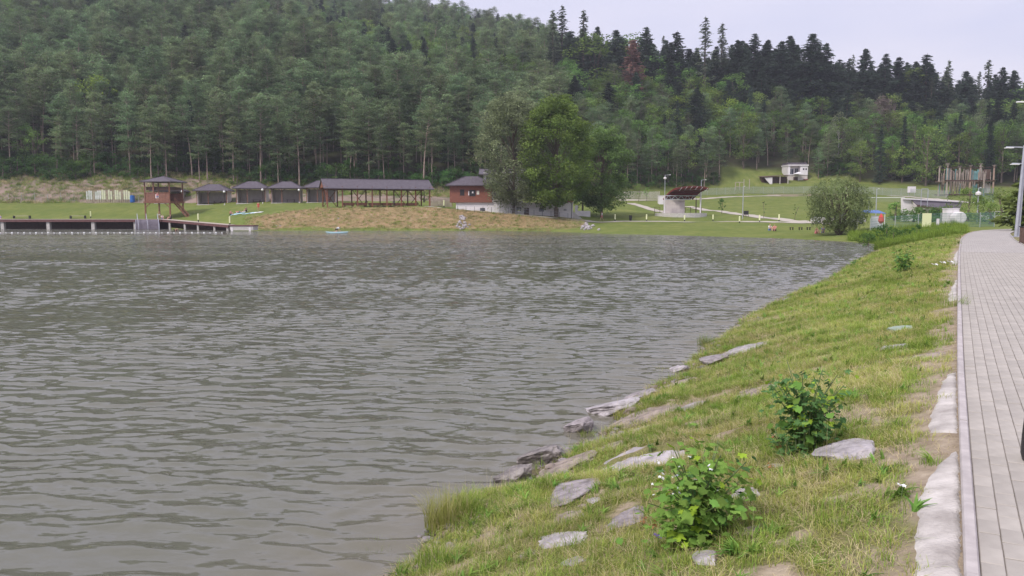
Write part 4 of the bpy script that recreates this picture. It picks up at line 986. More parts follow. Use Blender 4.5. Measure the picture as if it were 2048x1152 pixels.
gm = MB(); gm.prism([(Lx+.5, -.35, he+.3), (Lx+.5, Wy+.35, he+.3), (Lx+.5, Wy/2, zr-.12)], (.08, 0, 0)); gm.build('gable_board', M['redwood'], t)
gabled(t, 'roof', M['roof'], 0, Lx, 0, Wy, he+.42, zr, .7)
for k_ in range(6):
    x = 4.2 + k_*2.45; tt = empty('table', pl + Matrix.Rotation(R(20), 3, 'Z') @ Vector((x, 1.9, .02)), R(20), '%s red brown picnic table from the left under the long shelter' % ['first', 'second', 'third', 'fourth', 'fifth', 'sixth'][k_], 'picnic table', 'picnic tables under the long shelter')
    MB().box(-.95, .95, -.4, .4, .74, .8).build('tabletop', M['redwood'], tt)
    for s in (-1, 1):
        MB().box(-.95, .95, s*.85-.16, s*.85+.16, .42, .47).build('bench_seat', M['redwood'], tt)
        MB().box(-.95, .95, s*1.05-.03, s*1.05+.03, .52, .95).build('bench_back', M['redwood'], tt)
        m = MB(); m.box(s*.7-.05, s*.7+.05, -1.08, 1.08, .32, .41); m.box(s*.7-.05, s*.7+.05, -.9, -.8, 0, .41); m.box(s*.7-.05, s*.7+.05, .8, .9, 0, .41); m.box(s*.7-.05, s*.7+.05, -.06, .06, .411, .735); m.build('leg_frame', M['wood'], tt)
    if k_ in (1, 3): MB().box(-.8, .8, -.405, .405, .802, .812).build('table_cover', M['lilac'], tt)

# white basement building with the red brown cabin on top
D0 = 149.; k_ = mpp(D0)
def X(px, D=149.): return (px-1024)/F*D/(CT+.094*ST)
zt = zpy(406.5, D0); b = empty('lakeside_building', (X(912), D0, 0), 0, 'long low white walled building with small dark windows behind the railing', 'building')
L_ = X(1146)-X(912)
def lx(px): return X(px)-X(912)
def lz(py): return zpy(py, D0)
MB().box(0, L_, 0, 7, 0, zt).build('wall', M['white'], b)
MB().box(-.1, L_+.1, -.12, 7.1, zt+.002, zt+.14).build('parapet', M['white'], b)
window(b, lx(960), lx(970), lz(423), lz(416), 0, M['glass'], M['black'])
window(b, lx(1033), lx(1042), lz(422), lz(414), 0, M['glass'], M['black'])
window(b, lx(1078), lx(1088), lz(423), lz(416.5), 0, M['glass'], M['black'])
window(b, lx(1126), lx(1134), lz(423), lz(416.5), 0, M['glass'], M['white'], f=.14)
for a_, c_, y0_, y1_ in ((1048, 1058, 434, 416), (1108, 1117, 441, 417)):
    dd = MB().box(lx(a_), lx(c_), -.05, .02, lz(y0_), lz(y1_)).build('door', M['darkwood'], b); h_ = MB().box(lx(a_)+.1, lx(a_)+.16, -.09, -.052, lz(y0_)+1, lz(y0_)+1.15).build('handle', M['steel'], dd)
MB().tube([(L_-.25, -.06, lz(441)), (L_-.25, -.06, zt)], .05, 6).build('drainpipe', M['black'], b)
# outside stair at the right end
s_ = MB()
for q in range(9): s_.box(L_+.02+q*.24, L_+.26+q*.24, .3, 1.6, 0, lz(424)-q*.19)
s_.build('stair', M['concrete'], b)
MB().beam((L_+.1, .25, lz(424)+.9), (L_+2.1, .25, lz(424)-.8), .05).build('handrail', M['steel'], b)
# railing in front
rl = empty('railing', (X(915), 146.3, 0), 0, 'thin dark railing along the path before the white walled building', 'railing')
prev = None
for px in range(915, 1140, 17):
    g_ = onD(px, 146.3 - (px-915)*.006); q_ = g_ - rl.location; MB().tube([q_, q_+Vector((0, 0, 1.05))], .035, 6).build('rail_post', M['black'], rl)
    if prev is not None:
        for h_ in (1.02, .55): MB().beam(prev+Vector((0, 0, h_)), q_+Vector((0, 0, h_)), .035).build('rail', M['steel'], rl)
    prev = q_
# cabin
c = empty('cabin', (X(900), 148.5, zt+.14), 0, 'red brown timber cabin with a dark hipped roof on the white basement', 'cabin'); cw = X(984)-X(900)
MB().box(.05, cw-.05, .2, 5.3, -.0+.001, 3.15).build('wall_core', M['darkwood'], c)
nb_ = 26
for q in range(nb_): w_ = cw/nb_; e = .025*(q % 2); MB().box(q*w_+.008, (q+1)*w_-.008, .14-e, .198, .0, 3.1).build('wall_board', M['redwood'], c)
for q in range(16): w_ = 5.1/16; MB().box(-.0, .048, .21+q*w_, .2+(q+1)*w_-.015, 0, 3.1).build('wall_board', M['redwood'], c)
hipped(c, 'roof', M['roof'], 0, cw, 0, 5.5, 3.18, 4.9, .7)
def cx_(px): return X(px, 148.5)-X(900)
window(c, cx_(920), cx_(929), 1.25, 2.4, .12, M['dark'], M['darkwood'])
window(c, cx_(939), cx_(951), 1.15, 2.3, .10, M['dark'], M['black'])
MB().box(cx_(944), cx_(947), .05, .065, 1.7, 2.0).build('poster', M['white'], c); MB().box(cx_(936.5), cx_(938.5), .07, .1, 1.3, 2.1).build('poster', M['white'], c)
window(c, cx_(953.5), cx_(958.5), 1.45, 2.15, .10, M['yellowpaper'], M['white'], f=.1)
# upper white house behind, mostly hidden by the birch
h = empty('upper_house', (X(962, 158), 158, zt), 0, 'white house with a dark roof peeping out left of the birch', 'house'); hw_ = X(1046, 158)-X(962, 158)
MB().box(.5, hw_, 0, 7, -2, zpy(345, 158)-zt).build('wall', M['white'], h); gabled(h, 'roof', M['roof'], .5, hw_, 0, 7, zpy(346, 158)-zt, zpy(336, 158)-zt, .9)
for q in range(9): MB().box(2.3, 6.5, -.06, -.002, .3+q*.32, .3+q*.32+.26).build('siding_board', M['plaster'], h)
window(h, 1.0, 1.9, 4.4, 5.4, 0); window(h, 7.5, 8.6, 1.2, 2.6, 0)
c2 = empty('timber_annex', (X(1098), 149.3, zt+.14), 0, 'brown timber annex on the right end of the white basement, behind the maple', 'cabin'); cw2 = X(1146)-X(1098)
for q in range(14): w_ = cw2/14; MB().box(q*w_+.008, (q+1)*w_-.008, .1-.02*(q % 2), .198, 0, 2.2).build('wall_board', M['redwood'], c2)
MB().box(.02, cw2-.02, .2, 4.6, 0, 2.2).build('wall_core', M['darkwood'], c2); hipped(c2, 'roof', M['roof'], 0, cw2, 0, 4.8, 2.25, 3.3, .4)
w = empty('garden_wall', onD(1148, 157), 0, 'low white wall and gate pillars right of the maple trunk', 'wall')
MB().box(.2, .75, 0, .3, -.5, 2.0).build('pillar', M['white'], w); MB().box(.76, 3.2, .05, .25, -.6, .9).build('coping', M['white'], w)

# stage
D0 = 163.; p = onD(1366, D0); t = empty('stage', p, 0, 'open air stage with a red brown ribbed canopy over a pale concrete wall', 'stage'); sx = lambda px: (px-1366)*mpp(D0); sz = lambda py: zpy(py, D0)-p.z
n_ = 26; V_ = [(sx(1314)+(sx(1418)-sx(1314))*.5*(1-math.cos(math.pi*q/(n_-1))), -4.2*math.sin(math.pi*q/(n_-1)), 0) for q in range(n_)]
MB().prism([(x, y+2.2, -1) for x, y, z in V_], (0, 0, 1.75)).build('platform', M['concrete'], t)
MB().box(sx(1333), sx(1374), 2.25, 3.2, .6, sz(400)).build('wall', M['plaster'], t)
for q in range(5): a = sx(1333.4)+(sx(1373.8)-sx(1333.4))*q/5; MB().box(a+.02, a+(sx(1373.8)-sx(1333.4))/5-.02, 2.2, 2.248, .76, sz(403)).build('wall_panel', M['plaster'], t)
for px, ty in ((1329.5, 391), (1401, 384)): MB().tube([(sx(px), .2, .4), (sx(px), .2, sz(ty))], .13, 8).build('column', M['white'], t)
MB().tube([(sx(1399), 3.2, .4), (sx(1399), 3.2, sz(399))], .11, 8).build('column', M['rust'], t)
# truss
zt0, zt1 = sz(391.5), sz(399); xs_ = np.linspace(sx(1331), sx(1400), 12)
tr = MB(); tr.tube([(xs_[0], .2, zt0), (xs_[-1], .2, zt0)], .09, 6); tr.tube([(xs_[0], .2, zt1), (xs_[-1]-2, .2, zt1)], .09, 6); tr.build('truss_chord', M['steel'], t)
for q in range(10): MB().tube([(xs_[q], .2, zt0 if q % 2 else zt1), (xs_[q+1], .2, zt1 if q % 2 else zt0)], .05, 5).build('truss_strut', M['steel'], t)
# canopy: curved sheet of ribs rising towards the lake
def cpt(u, v):  # u along width 0..1, v 0 back .. 1 front
    bx0, bx1, fx0, fx1 = sx(1333), sx(1392), sx(1350), sx(1411); x = (bx0+(bx1-bx0)*u)*(1-v) + (fx0+(fx1-fx0)*u)*v
    return Vector((x, 3.6-5.6*v, sz(396)+(sz(372.5)-sz(396))*(1-(1-v)**1.7) - .35*(u-.5)**2*4*v))
cp = MB()
for a in range(12):
    for q in range(8):
        u0, u1, v0, v1 = a/12, (a+1)/12, q/8, (q+1)/8; cp.slab(cpt(u0, v0), cpt(u1, v0), cpt(u1, v1), cpt(u0, v1), .06)
cp.build('canopy_sheet', M['awning'], t)
for a in range(13):
    rb = MB()
    for q in range(8): rb.beam(cpt(a/12, q/8)-Vector((0, 0, .22)), cpt(a/12, (q+1)/8)-Vector((0, 0, .22)), .1, .26)
    rb.build('canopy_rib', M['awning'], t)
for q in range(5):
    v = .1+q*.21; rb = MB(); rb.beam(cpt(0, v)-Vector((0, 0, .42)), cpt(1, v)-Vector((0, 0, .42)), .1, .12); rb.build('purlin', M['darkwood'], t)
for a in range(12): MB().beam(cpt((a+.2)/12, .92)-Vector((0, .04, .75)), cpt((a+.8)/12, 1)-Vector((0, .04, .1)), .07).build('front_strut', M['white'] if a % 2 else M['awning'], t)
for px0, px1 in ((1314, 1328), (1376, 1415)):
    xs_ = np.arange(sx(px0), sx(px1), 1.1)
    for x in xs_: MB().box(x-.04, x+.04, 2.6, 2.68, .75, 1.95).build('rail_post', M['rust'], t)
    for z in (1.35, 1.9): MB().box(xs_[0], xs_[-1], 2.62, 2.66, z, z+.06).build('rail', M['rust'], t)

kb = empty('kiosk', onD(1325.5, 200), 0, 'small white cabin standing left behind the stage', 'kiosk'); MB().box(-.95, .95, 0, 1.9, -.3, 2.1).build('wall', M['white'], kb); MB().box(-1.02, 1.02, -.07, 1.97, 2.102, 2.2).build('roof', M['white'], kb); MB().box(.2, .8, -.03, -.002, 0, 1.8).build('door', M['concrete'], kb)

# small white house on the slope
p = onD(1593, 262); k_ = mpp(262); t = empty('white_house', p, 0, 'small white modern house with a flat roof on the slope above the field', 'house'); hx = lambda px: (px-1593)*k_; hz = lambda py: zpy(py, 262)-p.z
for a_ in (((hx(1573.5), hx(1578)), (hz(350), hz(331.5))), ((hx(1598), hx(1613)), (hz(350), hz(331.5)))): MB().box(a_[0][0], a_[0][1], 0, 6, a_[1][0], a_[1][1]).build('wall', M['white'], t)
MB().box(hx(1578)+.002, hx(1598)-.002, 1.6, 6, hz(350), hz(331.5)).build('wall', M['plaster'], t)
MB().box(hx(1572.5), hx(1614), -.3, 6.3, hz(331.4), hz(329.3)).build('roof_edge', M['white'], t)
MB().box(hx(1574), hx(1612), .6, 6.1, hz(329.2), hz(325)).build('roof', M['roof'], t)
MB().box(hx(1578)+.004, hx(1598)-.004, 0, 1.55, hz(350), hz(348.8)).build('balcony_floor', M['white'], t)
window(t, hx(1580), hx(1588), hz(348), hz(337), 1.55, M['glass'], M['steel']); window(t, hx(1590), hx(1597), hz(348), hz(336), 1.55, M['dark'], M['steel'])
for a_ in (1603, 1608): window(t, hx(a_), hx(a_+3), hz(340), hz(336.5), 0, M['glass'], M['black'], f=.05, bars=0)
MB().box(hx(1575), hx(1613), .2, 6, -1, hz(350.2)).build('lower_wall', M['plaster'], t); MB().box(hx(1585), hx(1594), .14, .198, 0, hz(354)).build('door', M['darkwood'], t)
MB().box(hx(1605), hx(1614), -.2, .1, -.5, hz(358)).build('brick_bay', M['redwood'], t)
u_ = empty('parasol', p + Vector((hx(1591), -1.6, 0)), 0, 'white and red parasol open before the small white house', 'parasol')
cpn = MB().lathe([(1.75, 2.15), (1.2, 2.35), (.05, 2.75), (.01, 2.76)], n=10); cpn.build('canopy', M['whitecloth'], u_); MB().tube([(0, 0, -.2), (0, 0, 2.6)], .04, 6).build('pole', M['steel'], u_)
p = onD(1552, 258); k_ = mpp(258); t = empty('shed', p, 0, 'low shed with a white side wall and dark bays left of the small white house', 'shed'); hx = lambda px: (px-1552)*k_; hz = lambda py: zpy(py, 258)-p.z
MB().box(hx(1525), hx(1575), 1.5, 4, -.5, hz(352)-.12).build('back_wall', M['darkwood'], t); MB().slab((hx(1523), -.3, hz(354)), (hx(1577), -.3, hz(350)), (hx(1577), 4.3, hz(348.5)), (hx(1523), 4.3, hz(351.5)), .14).build('roof', M['rust'], t)
MB().prism([(hx(1527), 0, hz(354)-.2), (hx(1543), 0, hz(353)-.2), (hx(1543), 0, -.4), (hx(1540), 0, -.4)], (0, .2, 0)).build('side_wall', M['white'], t)
for px in (1558, 1574): MB().box(hx(px)-.1, hx(px)+.1, -.1, .1, -.3, hz(352)-.16).build('post', M['plaster'], t)
t = empty('play_frame', onD(1478, 250), 0, 'pale timber play frame on the grass left of the shed', 'play frame')
for x in (-1.3, 0, 1.3, 3.0): MB().box(x-.09, x+.09, -.09, .09, -.3, 3.2 if x > 0 else 2.2).build('post', M['deck'], t)
MB().box(-1.35, 1.35, -.06, .06, 2.21, 2.36).build('beam', M['deck'], t); MB().box(-1.2, -.2, -.5, .5, .9, 1.0).build('platform', M['deck'], t)

# rope climbing frame
p = place(1940, 392); D0 = p.y; k_ = mpp(D0); t = empty('climbing_frame', p, 0, 'tall weathered timber climbing frame with ropes and teal panels at the right', 'climbing frame'); hx = lambda px: (px-1940)*k_; hz = lambda py: zpy(py, D0)-p.z
M['oldwood'] = mat('weathered_posts', (.26, .21, .18), .85, (.38, .32, .28), 2); M['tealp'] = mat('teal_panel', (.12, .26, .27), .7, (.17, .32, .33), 2); M['orangewood'] = mat('orange_wood', (.27, .18, .145), .8, (.36, .26, .21), 2)
for px, ty, y, m_ in ((1893, 330, 0, 'oldwood'), (1903, 326, 2.5, 'oldwood'), (1938.5, 332, 0, 'orangewood'), (1969, 327, 2.5, 'oldwood'), (1985, 331, 0, 'orangewood'), (1964, 346, -.5, 'oldwood'), (1897, 331, 5, 'oldwood'), (1938, 332, 5, 'oldwood'), (1981, 331, 5, 'oldwood')):
    MB().tube([(hx(px), y, -.5), (hx(px), y, hz(ty))], [.24, .2], 8).build('post', M[m_], t); MB().box(hx(px)-.35, hx(px)+.35, y-.35, y+.35, hz(ty)+.003, hz(ty)+.12).build('post_cap', M['oldwood'], t)
for y in (-.25, 5.2): MB().box(hx(1890), hx(1988), y-.07, y+.07, hz(362.5), hz(360)).build('beam', M['darkwood'], t); MB().box(hx(1890), hx(1988), y-.05, y+.05, hz(335), hz(334)).build('cable', M['darkwood'], t); MB().box(hx(1890), hx(1988), y-.07, y+.07, hz(390), hz(388)).build('beam', M['darkwood'], t)
MB().box(hx(1890), hx(1900), -.2, 5, hz(363), hz(362.6)).build('deck', M['oldwood'], t); MB().box(hx(1955), hx(1986), -.2, 5, hz(363), hz(362.6)).build('deck', M['oldwood'], t)
cr_ = np.random.default_rng(9)
for q in range(64):
    px = 1898+q*1.36; y = cr_.uniform(.2, 4.8); zt_ = hz(cr_.uniform(336, 345)) if q % 3 else hz(362); zb_ = hz(cr_.uniform(364, 388)); r_ = cr_.uniform(.05, .11)
    MB().tube([(hx(px), y, max(zb_, .2)), (hx(px)+cr_.uniform(-.2, .2), y, zt_)], r_, 6).build('hanging_log' if r_ > .08 else 'rope', M['oldwood'] if cr_.uniform() < .7 else M['orangewood'], t)
for a_, c_, y0_, y1_ in ((1894, 1901, 359, 337), (1944, 1960, 359, 340), (1970, 1984, 386, 366), (1948, 1958, 386, 368)):
    w_ = (c_-a_)/4
    for q in range(4): MB().box(hx(a_+q*w_)+.03, hx(a_+(q+1)*w_)-.03, 1.0, 1.06, hz(y0_), hz(y1_)+cr_.uniform(-.3, .2)).build('panel', M['tealp'] if a_ < 1960 else M['plaster'], t)
MB().box(hx(1970), hx(1984), 1.2, 1.26, hz(358), hz(338)).build('panel', M['rust'], t)
for q in range(26): px = 1895+q*3.5; lo_ = cr_.uniform() < .5; MB().box(hx(px), hx(px+cr_.uniform(1.2, 2.6)), 4.3, 4.36, hz(387 if lo_ else 360), hz(366 if lo_ else cr_.uniform(336, 342))).build('slat', M['oldwood'] if q % 3 else M['tealp'], t)
t = empty('net_frame', onD(1965, 176), 0, 'green netted frame in front of the climbing frame', 'net frame')
for x in (-2.2, 0, 2.2): MB().tube([(x, 0, -.3), (x, 0, 3.2)], .05, 6).build('post', M['greenmesh'], t)
nm_ = MB()
for q in range(30): x = -2.2+q*.152; nm_.box(x-.012, x+.012, -.012, .012, .3, 3.15)
for q in range(16): nm_.box(-2.2, 2.2, -.014, .014, .3+q*.18, .32+q*.18)
nm_.build('net', M['greenmesh'], t)['kind'] = 'stuff'

# building with the slanted dark roof
t = empty('slanted_building', onD(1860, 128), 0, 'building with a white end wall and a slanting dark roof at the right', 'building'); o0 = t.location
def L3(px, py, D): return at(px, py, D) - o0
wl = MB(); wl.prism([L3(1805, 396, 124), L3(1822, 396.5, 124), L3(1832, 424, 124), L3(1832, 446, 124), L3(1805, 446, 124)], (0, .5, 0)); wl.build('end_wall', M['white'], t)
MB().prism([L3(1805, 396, 123.9), L3(1925, 402, 123.9), L3(1925, 404.4, 123.9), L3(1805, 398.6, 123.9)], (0, -.35, 0)).build('fascia', M['white'], t)
MB().slab(L3(1822, 399, 124.2), L3(1925, 404.6, 124.2), L3(1917, 422, 121.6), L3(1834, 409, 121.6), .12).build('roof', M['roof'], t)
MB().slab(L3(1834, 409.4, 121.5), L3(1917, 422.4, 121.5), L3(1917, 424.5, 121.4), L3(1834, 412.5, 121.4), .1).build('eave', M['darkwood'], t)
MB().box(L3(1830, 400, 126).x, L3(1922, 400, 126).x, 126-o0.y, 130-o0.y, -1, L3(1830, 405, 126).z).build('wall', M['plaster'], t)
for px in (1834, 1848, 1862, 1876, 1890): q_ = L3(px, 420, 125.9); MB().box(q_.x-.4, q_.x+.4, q_.y-.04, q_.y, q_.z-1.2, q_.z+.1).build('window', M['glass'] if px != 1834 else M['yellowpaper'], t)

# ------------------------------------------------------------------ dock
t = empty('dock', (0, 150, 0), 0, 'long timber dock on pale concrete piers along the left shore', 'dock'); dz = 1.86
xa, xb = X(-260, 150), X(322, 150)
MB().box(xa, xb, -.05, 3.2, dz-.08, dz).build('deck', M['deck'], t)
MB().box(xa, xb, .02, .16, dz-.52, dz-.083).build('side_beam', M['fascia'], t); MB().box(xa, xb, 2.9, 3.05, dz-.52, dz-.083).build('side_beam', M['fascia'], t)
for px in (-170, -85, 1, 93, 183, 268): x = X(px, 150); MB().box(x-.30, x+.30, .25, .9, -1.0, dz-.525).build('pier', M['concrete'], t)
MB().box(xa, xb, 3.25, 3.4, -.8, dz-.1).build('back_wall', M['darkwood'], t)  # added dark sheet, stands in for the shade under the deck
for px in range(-230, 320, 22): MB().box(X(px, 150)-.1, X(px, 150)+.1, .3, 3.2, dz-.4, dz-.083).build('joist', M['darkwood'], t)
e0, e1 = Vector((X(322, 150), 0, dz)), Vector((X(460, 137), -14.2, 1.02)); wv = Vector((.35, 2.6, 0))
MB().slab(e0+Vector((0, -.05, 0)), e1, e1+wv, e0+Vector((.02, 3.2, 0)), .08).build('ramp_deck', M['deck'], t)
MB().slab(e0+Vector((.1, .02, -.085)), e1+Vector((0, .05, -.085)), e1+Vector((.05, .2, -.085)), e0+Vector((.1, .2, -.085)), .4).build('ramp_beam', M['fascia'], t)
MB().slab(e0+Vector((.1, 2.9, -.09)), e1+Vector((0, 2.2, -.09)), e1+Vector((.05, 2.35, -.09)), e0+Vector((.1, 3.1, -.09)), 1.5).build('back_wall', M['darkwood'], t)  # dark sheet added below the ramp as its underside shade
for f in (.12, .36, .56, .80, .98): q_ = e0+(e1-e0)*f; MB().box(q_.x-.16, q_.x+.16, q_.y+.3, q_.y+.65, -1, q_.z-.5).build('pier', M['concrete'], t)
t = empty('pontoon', (X(482, 134), 134, 0), 0, 'pale floating pontoon at the right end of the dock', 'pontoon')
MB().box(-1.95, 1.95, 0, 2.6, .12, .82).build('float', M['concrete'], t); MB().box(-2.05, 2.05, -.1, 2.7, .823, .98).build('deck', M['fascia'], t)
for x in (-1.6, 1.4): MB().box(x-.16, x+.16, -.04, -.003, -.3, .6).build('leg', M['white'], t)
t = empty('water_stair', (X(296, 150), 150, 0), 0, 'wide grey stair with pale handrails dropping from the dock into the water', 'stair')
for q in range(9): MB().slab((-2.4+q*.13, -.1-q*.30, dz-.1-q*.21), (1.9+q*.13, -.1-q*.30, dz-.1-q*.21), (1.9+q*.13, .18-q*.30, dz-.1-q*.21), (-2.4+q*.13, .18-q*.30, dz-.1-q*.21), .06).build('tread', M['roof'], t)
M['stairgrey'] = mat('stair_grey', (.19, .17, .21), .8, (.26, .23, .28), 2)
MB().slab((-2.42, -.02, dz-.17), (1.92, -.02, dz-.17), (3.1, -2.75, -.3), (-1.2, -2.75, -.3), .1).build('incline', M['stairgrey'], t)
for x in (-2.4, 1.9): MB().beam((x, .05, dz-.22), (x+1.2, -2.7, -.25), .06, .3).build('stringer', M['steel'], t)
for x in (-1.9, -.2, 1.9): MB().tube([(x-.4, .5, dz), (x-.4, .5, dz+1.0), (x+1.2, -2.5, .75), (x+1.25, -2.6, -.2)], .045, 6).build('handrail', M['steel'], t)
# buoy line
t = empty('buoy_line', atz(220, 466, 0), 0, 'line of small white floats strung across the swimming area', 'buoy line'); o0 = t.location; pr = None; rp = MB()
fm = MB().lathe([(.01, -.12), (.10, -.08), (.14, 0), (.10, .09), (.01, .12)], n=8).build('float', M['lampwhite'], t, smooth=True)
for q, px in enumerate(np.arange(-12, 446, 12.)):
    a = atz(px, 466.3-px*.0006, 0)-o0; a.z = .04
    if q == 0: fm.location = a
    else: link('float', fm.data, t, a, scale=1 if q % 2 else .7)
    if pr is not None: rp.tube([pr, a], .018, 4)
    pr = a
rp.build('rope', M['lampwhite'], t)

# ------------------------------------------------------------------ lamps, bollards, bins, benches
def globe_lamp(px, py, h, label):
    t = empty('globe_lamp', place(px, py), 0, label, 'lamp post', 'white globe lamps between the gazebos'); MB().tube([(0, 0, -.2), (0, 0, h)], .05, 6).build('pole', M['darkwood'], t)
    MB().lathe([(.03, h), (.2, h+.08), (.27, h+.28), (.2, h+.46), (.02, h+.55)], n=10).build('globe', M['lampwhite'], t, smooth=True); MB().lathe([(.11, -.2), (.11, .25), (.05, .3)], n=8).build('base', M['white'], t)
for a in ((365, 408, 2.7, 'white globe lamp right beside the lookout tower'), (449, 410, 2.7, 'white globe lamp right of the first gazebo'), (525.5, 407, 2.8, 'white globe lamp between the second and third gazebos'), (598.5, 406, 2.6, 'white globe lamp left of the half hidden gazebo')): globe_lamp(*a)
def bollard(px, py, h, label):
    t = empty('bollard_light', place(px, py), 0, label, 'bollard light', 'short cream bollard lights by the water and paths'); r_ = .13
    MB().lathe([(r_*.8, -.3), (r_*.8, h*.25)], n=8).build('foot', M['black'], t); MB().lathe([(r_, h*.25+.002), (r_, h), (r_*.7, h+.05)], n=8).build('light_body', M['yellowwhite'], t)
for a in ((181.5, 436, 1.4, 'cream bollard light on the lawn behind the dock, left of the tower'), (1230, 442, 1.2, 'cream bollard light right of the walking woman'), (1293, 442, 1.2, 'cream bollard light left of the stage platform'), (1369, 442.5, 1.1, 'cream bollard light before the middle of the stage'), (1426, 441.5, 1.1, 'cream bollard light just right of the stage'), (1479, 446, 1.1, 'cream bollard light below the tall slim lamp pole'), (1519, 444, 1.2, 'cream bollard light below the thin young tree'), (1558, 443, 1.2, 'cream bollard light at the path junction'), (888, 415, 1.4, 'white bollard light right of the long shelter')): bollard(*a)
for (px, D, f, lb) in ((396, 143, .5, 'cream bollard light on the sloping part of the dock'), (459, 137.3, 1, 'cream bollard light at the corner of the pontoon')):
    q_ = Vector((X(px, D), D, 1.5 if f < 1 else 1.02)); t = empty('bollard_light', q_, 0, lb, 'bollard light', 'short cream bollard lights by the water and paths'); MB().lathe([(.1, -.1), (.1, .3)], n=8).build('foot', M['black'], t); MB().lathe([(.13, .302), (.13, 1.35), (.08, 1.4)], n=8).build('light_body', M['yellowwhite'], t)
def pole_light(px, D, ty, arm, label, head=False, name='lamp_pole'):
    p = onD(px, D); h = at(px, ty, D).z - p.z; t = empty(name, p, 0, label, 'lamp pole'); MB().tube([(0, 0, -.3), (0, 0, h)], [.10, .06], 8).build('pole', M['steel'], t)
    MB().beam((0, 0, h-.03), (arm, 0, h+.05), .07).build('arm', M['steel'], t); MB().box(min(arm, arm*1.5), max(arm, arm*1.5), -.12, .12, h+.0, h+.1).build('lamp_head', M['lampwhite'], t)
    if head: MB().lathe([(.1, h-1.1), (.35, h-.9), (.35, h-.6), (.1, h-.45)], n=10).build('loudspeaker', M['white'], t)
pole_light(1329, 196, 350, .9, 'tall lamp pole with a white speaker standing behind the stage', True)
pole_light(1401.5, 172, 360, .7, 'tall lamp pole at the right end of the stage canopy')
pole_light(1485.5, 152, 373, .2, 'tall slim lamp pole between the stage and the thin young tree')
pole_light(1752, 140, 378, .25, 'tall slim lamp pole right of the willow')
pole_light(1955, 108, 376, .2, 'thin lamp pole with a white head before the climbing frame', True)
t = empty('gate_frame', onD(1848, 118), 0, 'tall thin metal frame beside the slanted roof building', 'metal frame'); zz = zpy(378, 118)-t.location.z
for x, z0_ in ((-.5, -.3), (.45, zz-2.6)): MB().tube([(x, 0, z0_), (x, 0, zz)], .05, 6).build('post', M['steel'], t)
MB().tube([(-.5, 0, zz), (.45, 0, zz)], .05, 6).build('crossbar', M['steel'], t)
t = empty('volleyball_net', onD(1775, 165), 0, 'volleyball net with a white top tape on the field', 'net')
for x in (-3.9, 3.4): MB().tube([(x, 0, -.3), (x, 0, 2.45)], .05, 6).build('post', M['steel'], t)
MB().box(-3.9, 3.4, -.02, .02, 2.28, 2.38).build('tape', M['lampwhite'], t); nn = MB()
for q in range(36): nn.box(-3.8+q*.2, -3.785+q*.2, -.008, .008, 1.45, 2.27)
for q in range(5): nn.box(-3.9, 3.4, -.009, .009, 1.45+q*.19, 1.465+q*.19)
nn.build('net', M['mesh'], t)['kind'] = 'stuff'
def bench(px, py, w, label, rz=0):
    t = empty('bench', place(px, py), rz, label, 'bench', 'low benches with black legs behind the dock')
    for x in (-w/2, w/2): MB().box(x-.14, x+.14, -.2, .2, -.2, .62).build('leg', M['black'], t)
    MB().box(-w/2+.15, w/2-.15, -.18, .18, .52, .6).build('seat', M['deck'], t)
bench(44, 437, 3.4, 'low bench with black legs nearest the left edge'); bench(156, 437, 3.1, 'low bench with black legs between dock and painted boards')
for px, lb in ((1583, 'leftmost of three low dark stools on the lawn left of the willow'), (1601, 'middle one of three low dark stools on the lawn left of the willow'), (1617, 'stool nearest the willow trunk among three low dark ones')):
    t = empty('stool', place(px, 460), 0, lb, 'stool', 'low dark stools on the right lawn')
    t.scale = (.7, .7, .7)
    for x in (-.25, .25): MB().box(x-.05, x+.05, -.2, .2, -.1, .5).build('leg', M['black'], t)
    MB().box(-.38, .38, -.22, .22, .502, .56).build('seat', M['darkwood'], t)
t = empty('litter_bin', place(1261, 442), 0, 'dark litter bin beside the lakeside path left of the stage', 'litter bin'); MB().lathe([(.24, .1), (.3, 1.0), (.3, 1.05)], n=10).build('bin_body', M['black'], t); MB().box(-.05, .05, -.05, .05, -.1, .1).build('foot', M['black'], t)
t = empty('notice_board', place(1492, 434), 0, 'dark double notice board on the lawn by the diagonal path', 'notice board')
for x in (-.45, .0, .45): MB().box(x-.04, x+.04, 0, .08, -.2, 1.25).build('post', M['darkwood'], t)
for x in (-.23, .23): MB().box(x-.2, x+.2, -.05, -.002, .45, 1.2).build('board', M['black'], t)
t = empty('trash_barrel', place(265, 404), 0, 'blue barrel at the right end of the pale painted boards', 'barrel'); MB().lathe([(.5, -.1), (.55, .1), (.55, 1.4), (.48, 1.5), (.48, 1.55)], n=12).build('barrel_body', M['blue'], t); MB().lathe([(.52, 1.552), (.50, 1.62), (.1, 1.66)], n=12).build('lid', M['blue'], t)
t = empty('painted_boards', place(217, 405), 0, 'row of pale yellow and white painted upright boards on the brown bank', 'board row')
M['board1'] = mat('painted_board_yellow', (.62, .66, .40), .8, (.50, .50, .42), 1.5); M['board2'] = mat('painted_board_white', (.66, .66, .66), .8, (.36, .40, .34), 1.2); M['board3'] = mat('painted_board_brown', (.22, .17, .12), .85, (.36, .32, .24), 1.5)
br_ = np.random.default_rng(3)
for q in range(20):
    x = -5.4+q*.54; w_ = br_.uniform(.36, .5); h_ = br_.uniform(2.6, 3.15); m_ = M['board2'] if q < 7 else M['board1']
    if q in (3, 9, 12, 16): m_ = M['board3']
    MB().box(x, x+w_, 0, .06, .75, h_).build('board', m_, t); MB().box(x, x+w_, .0, .05, -.3, .745).build('lower_board', M['board3'], t)
MB().box(-5.5, 5.4, .08, .16, 1.6, 1.75).build('rail', M['wood'], t)

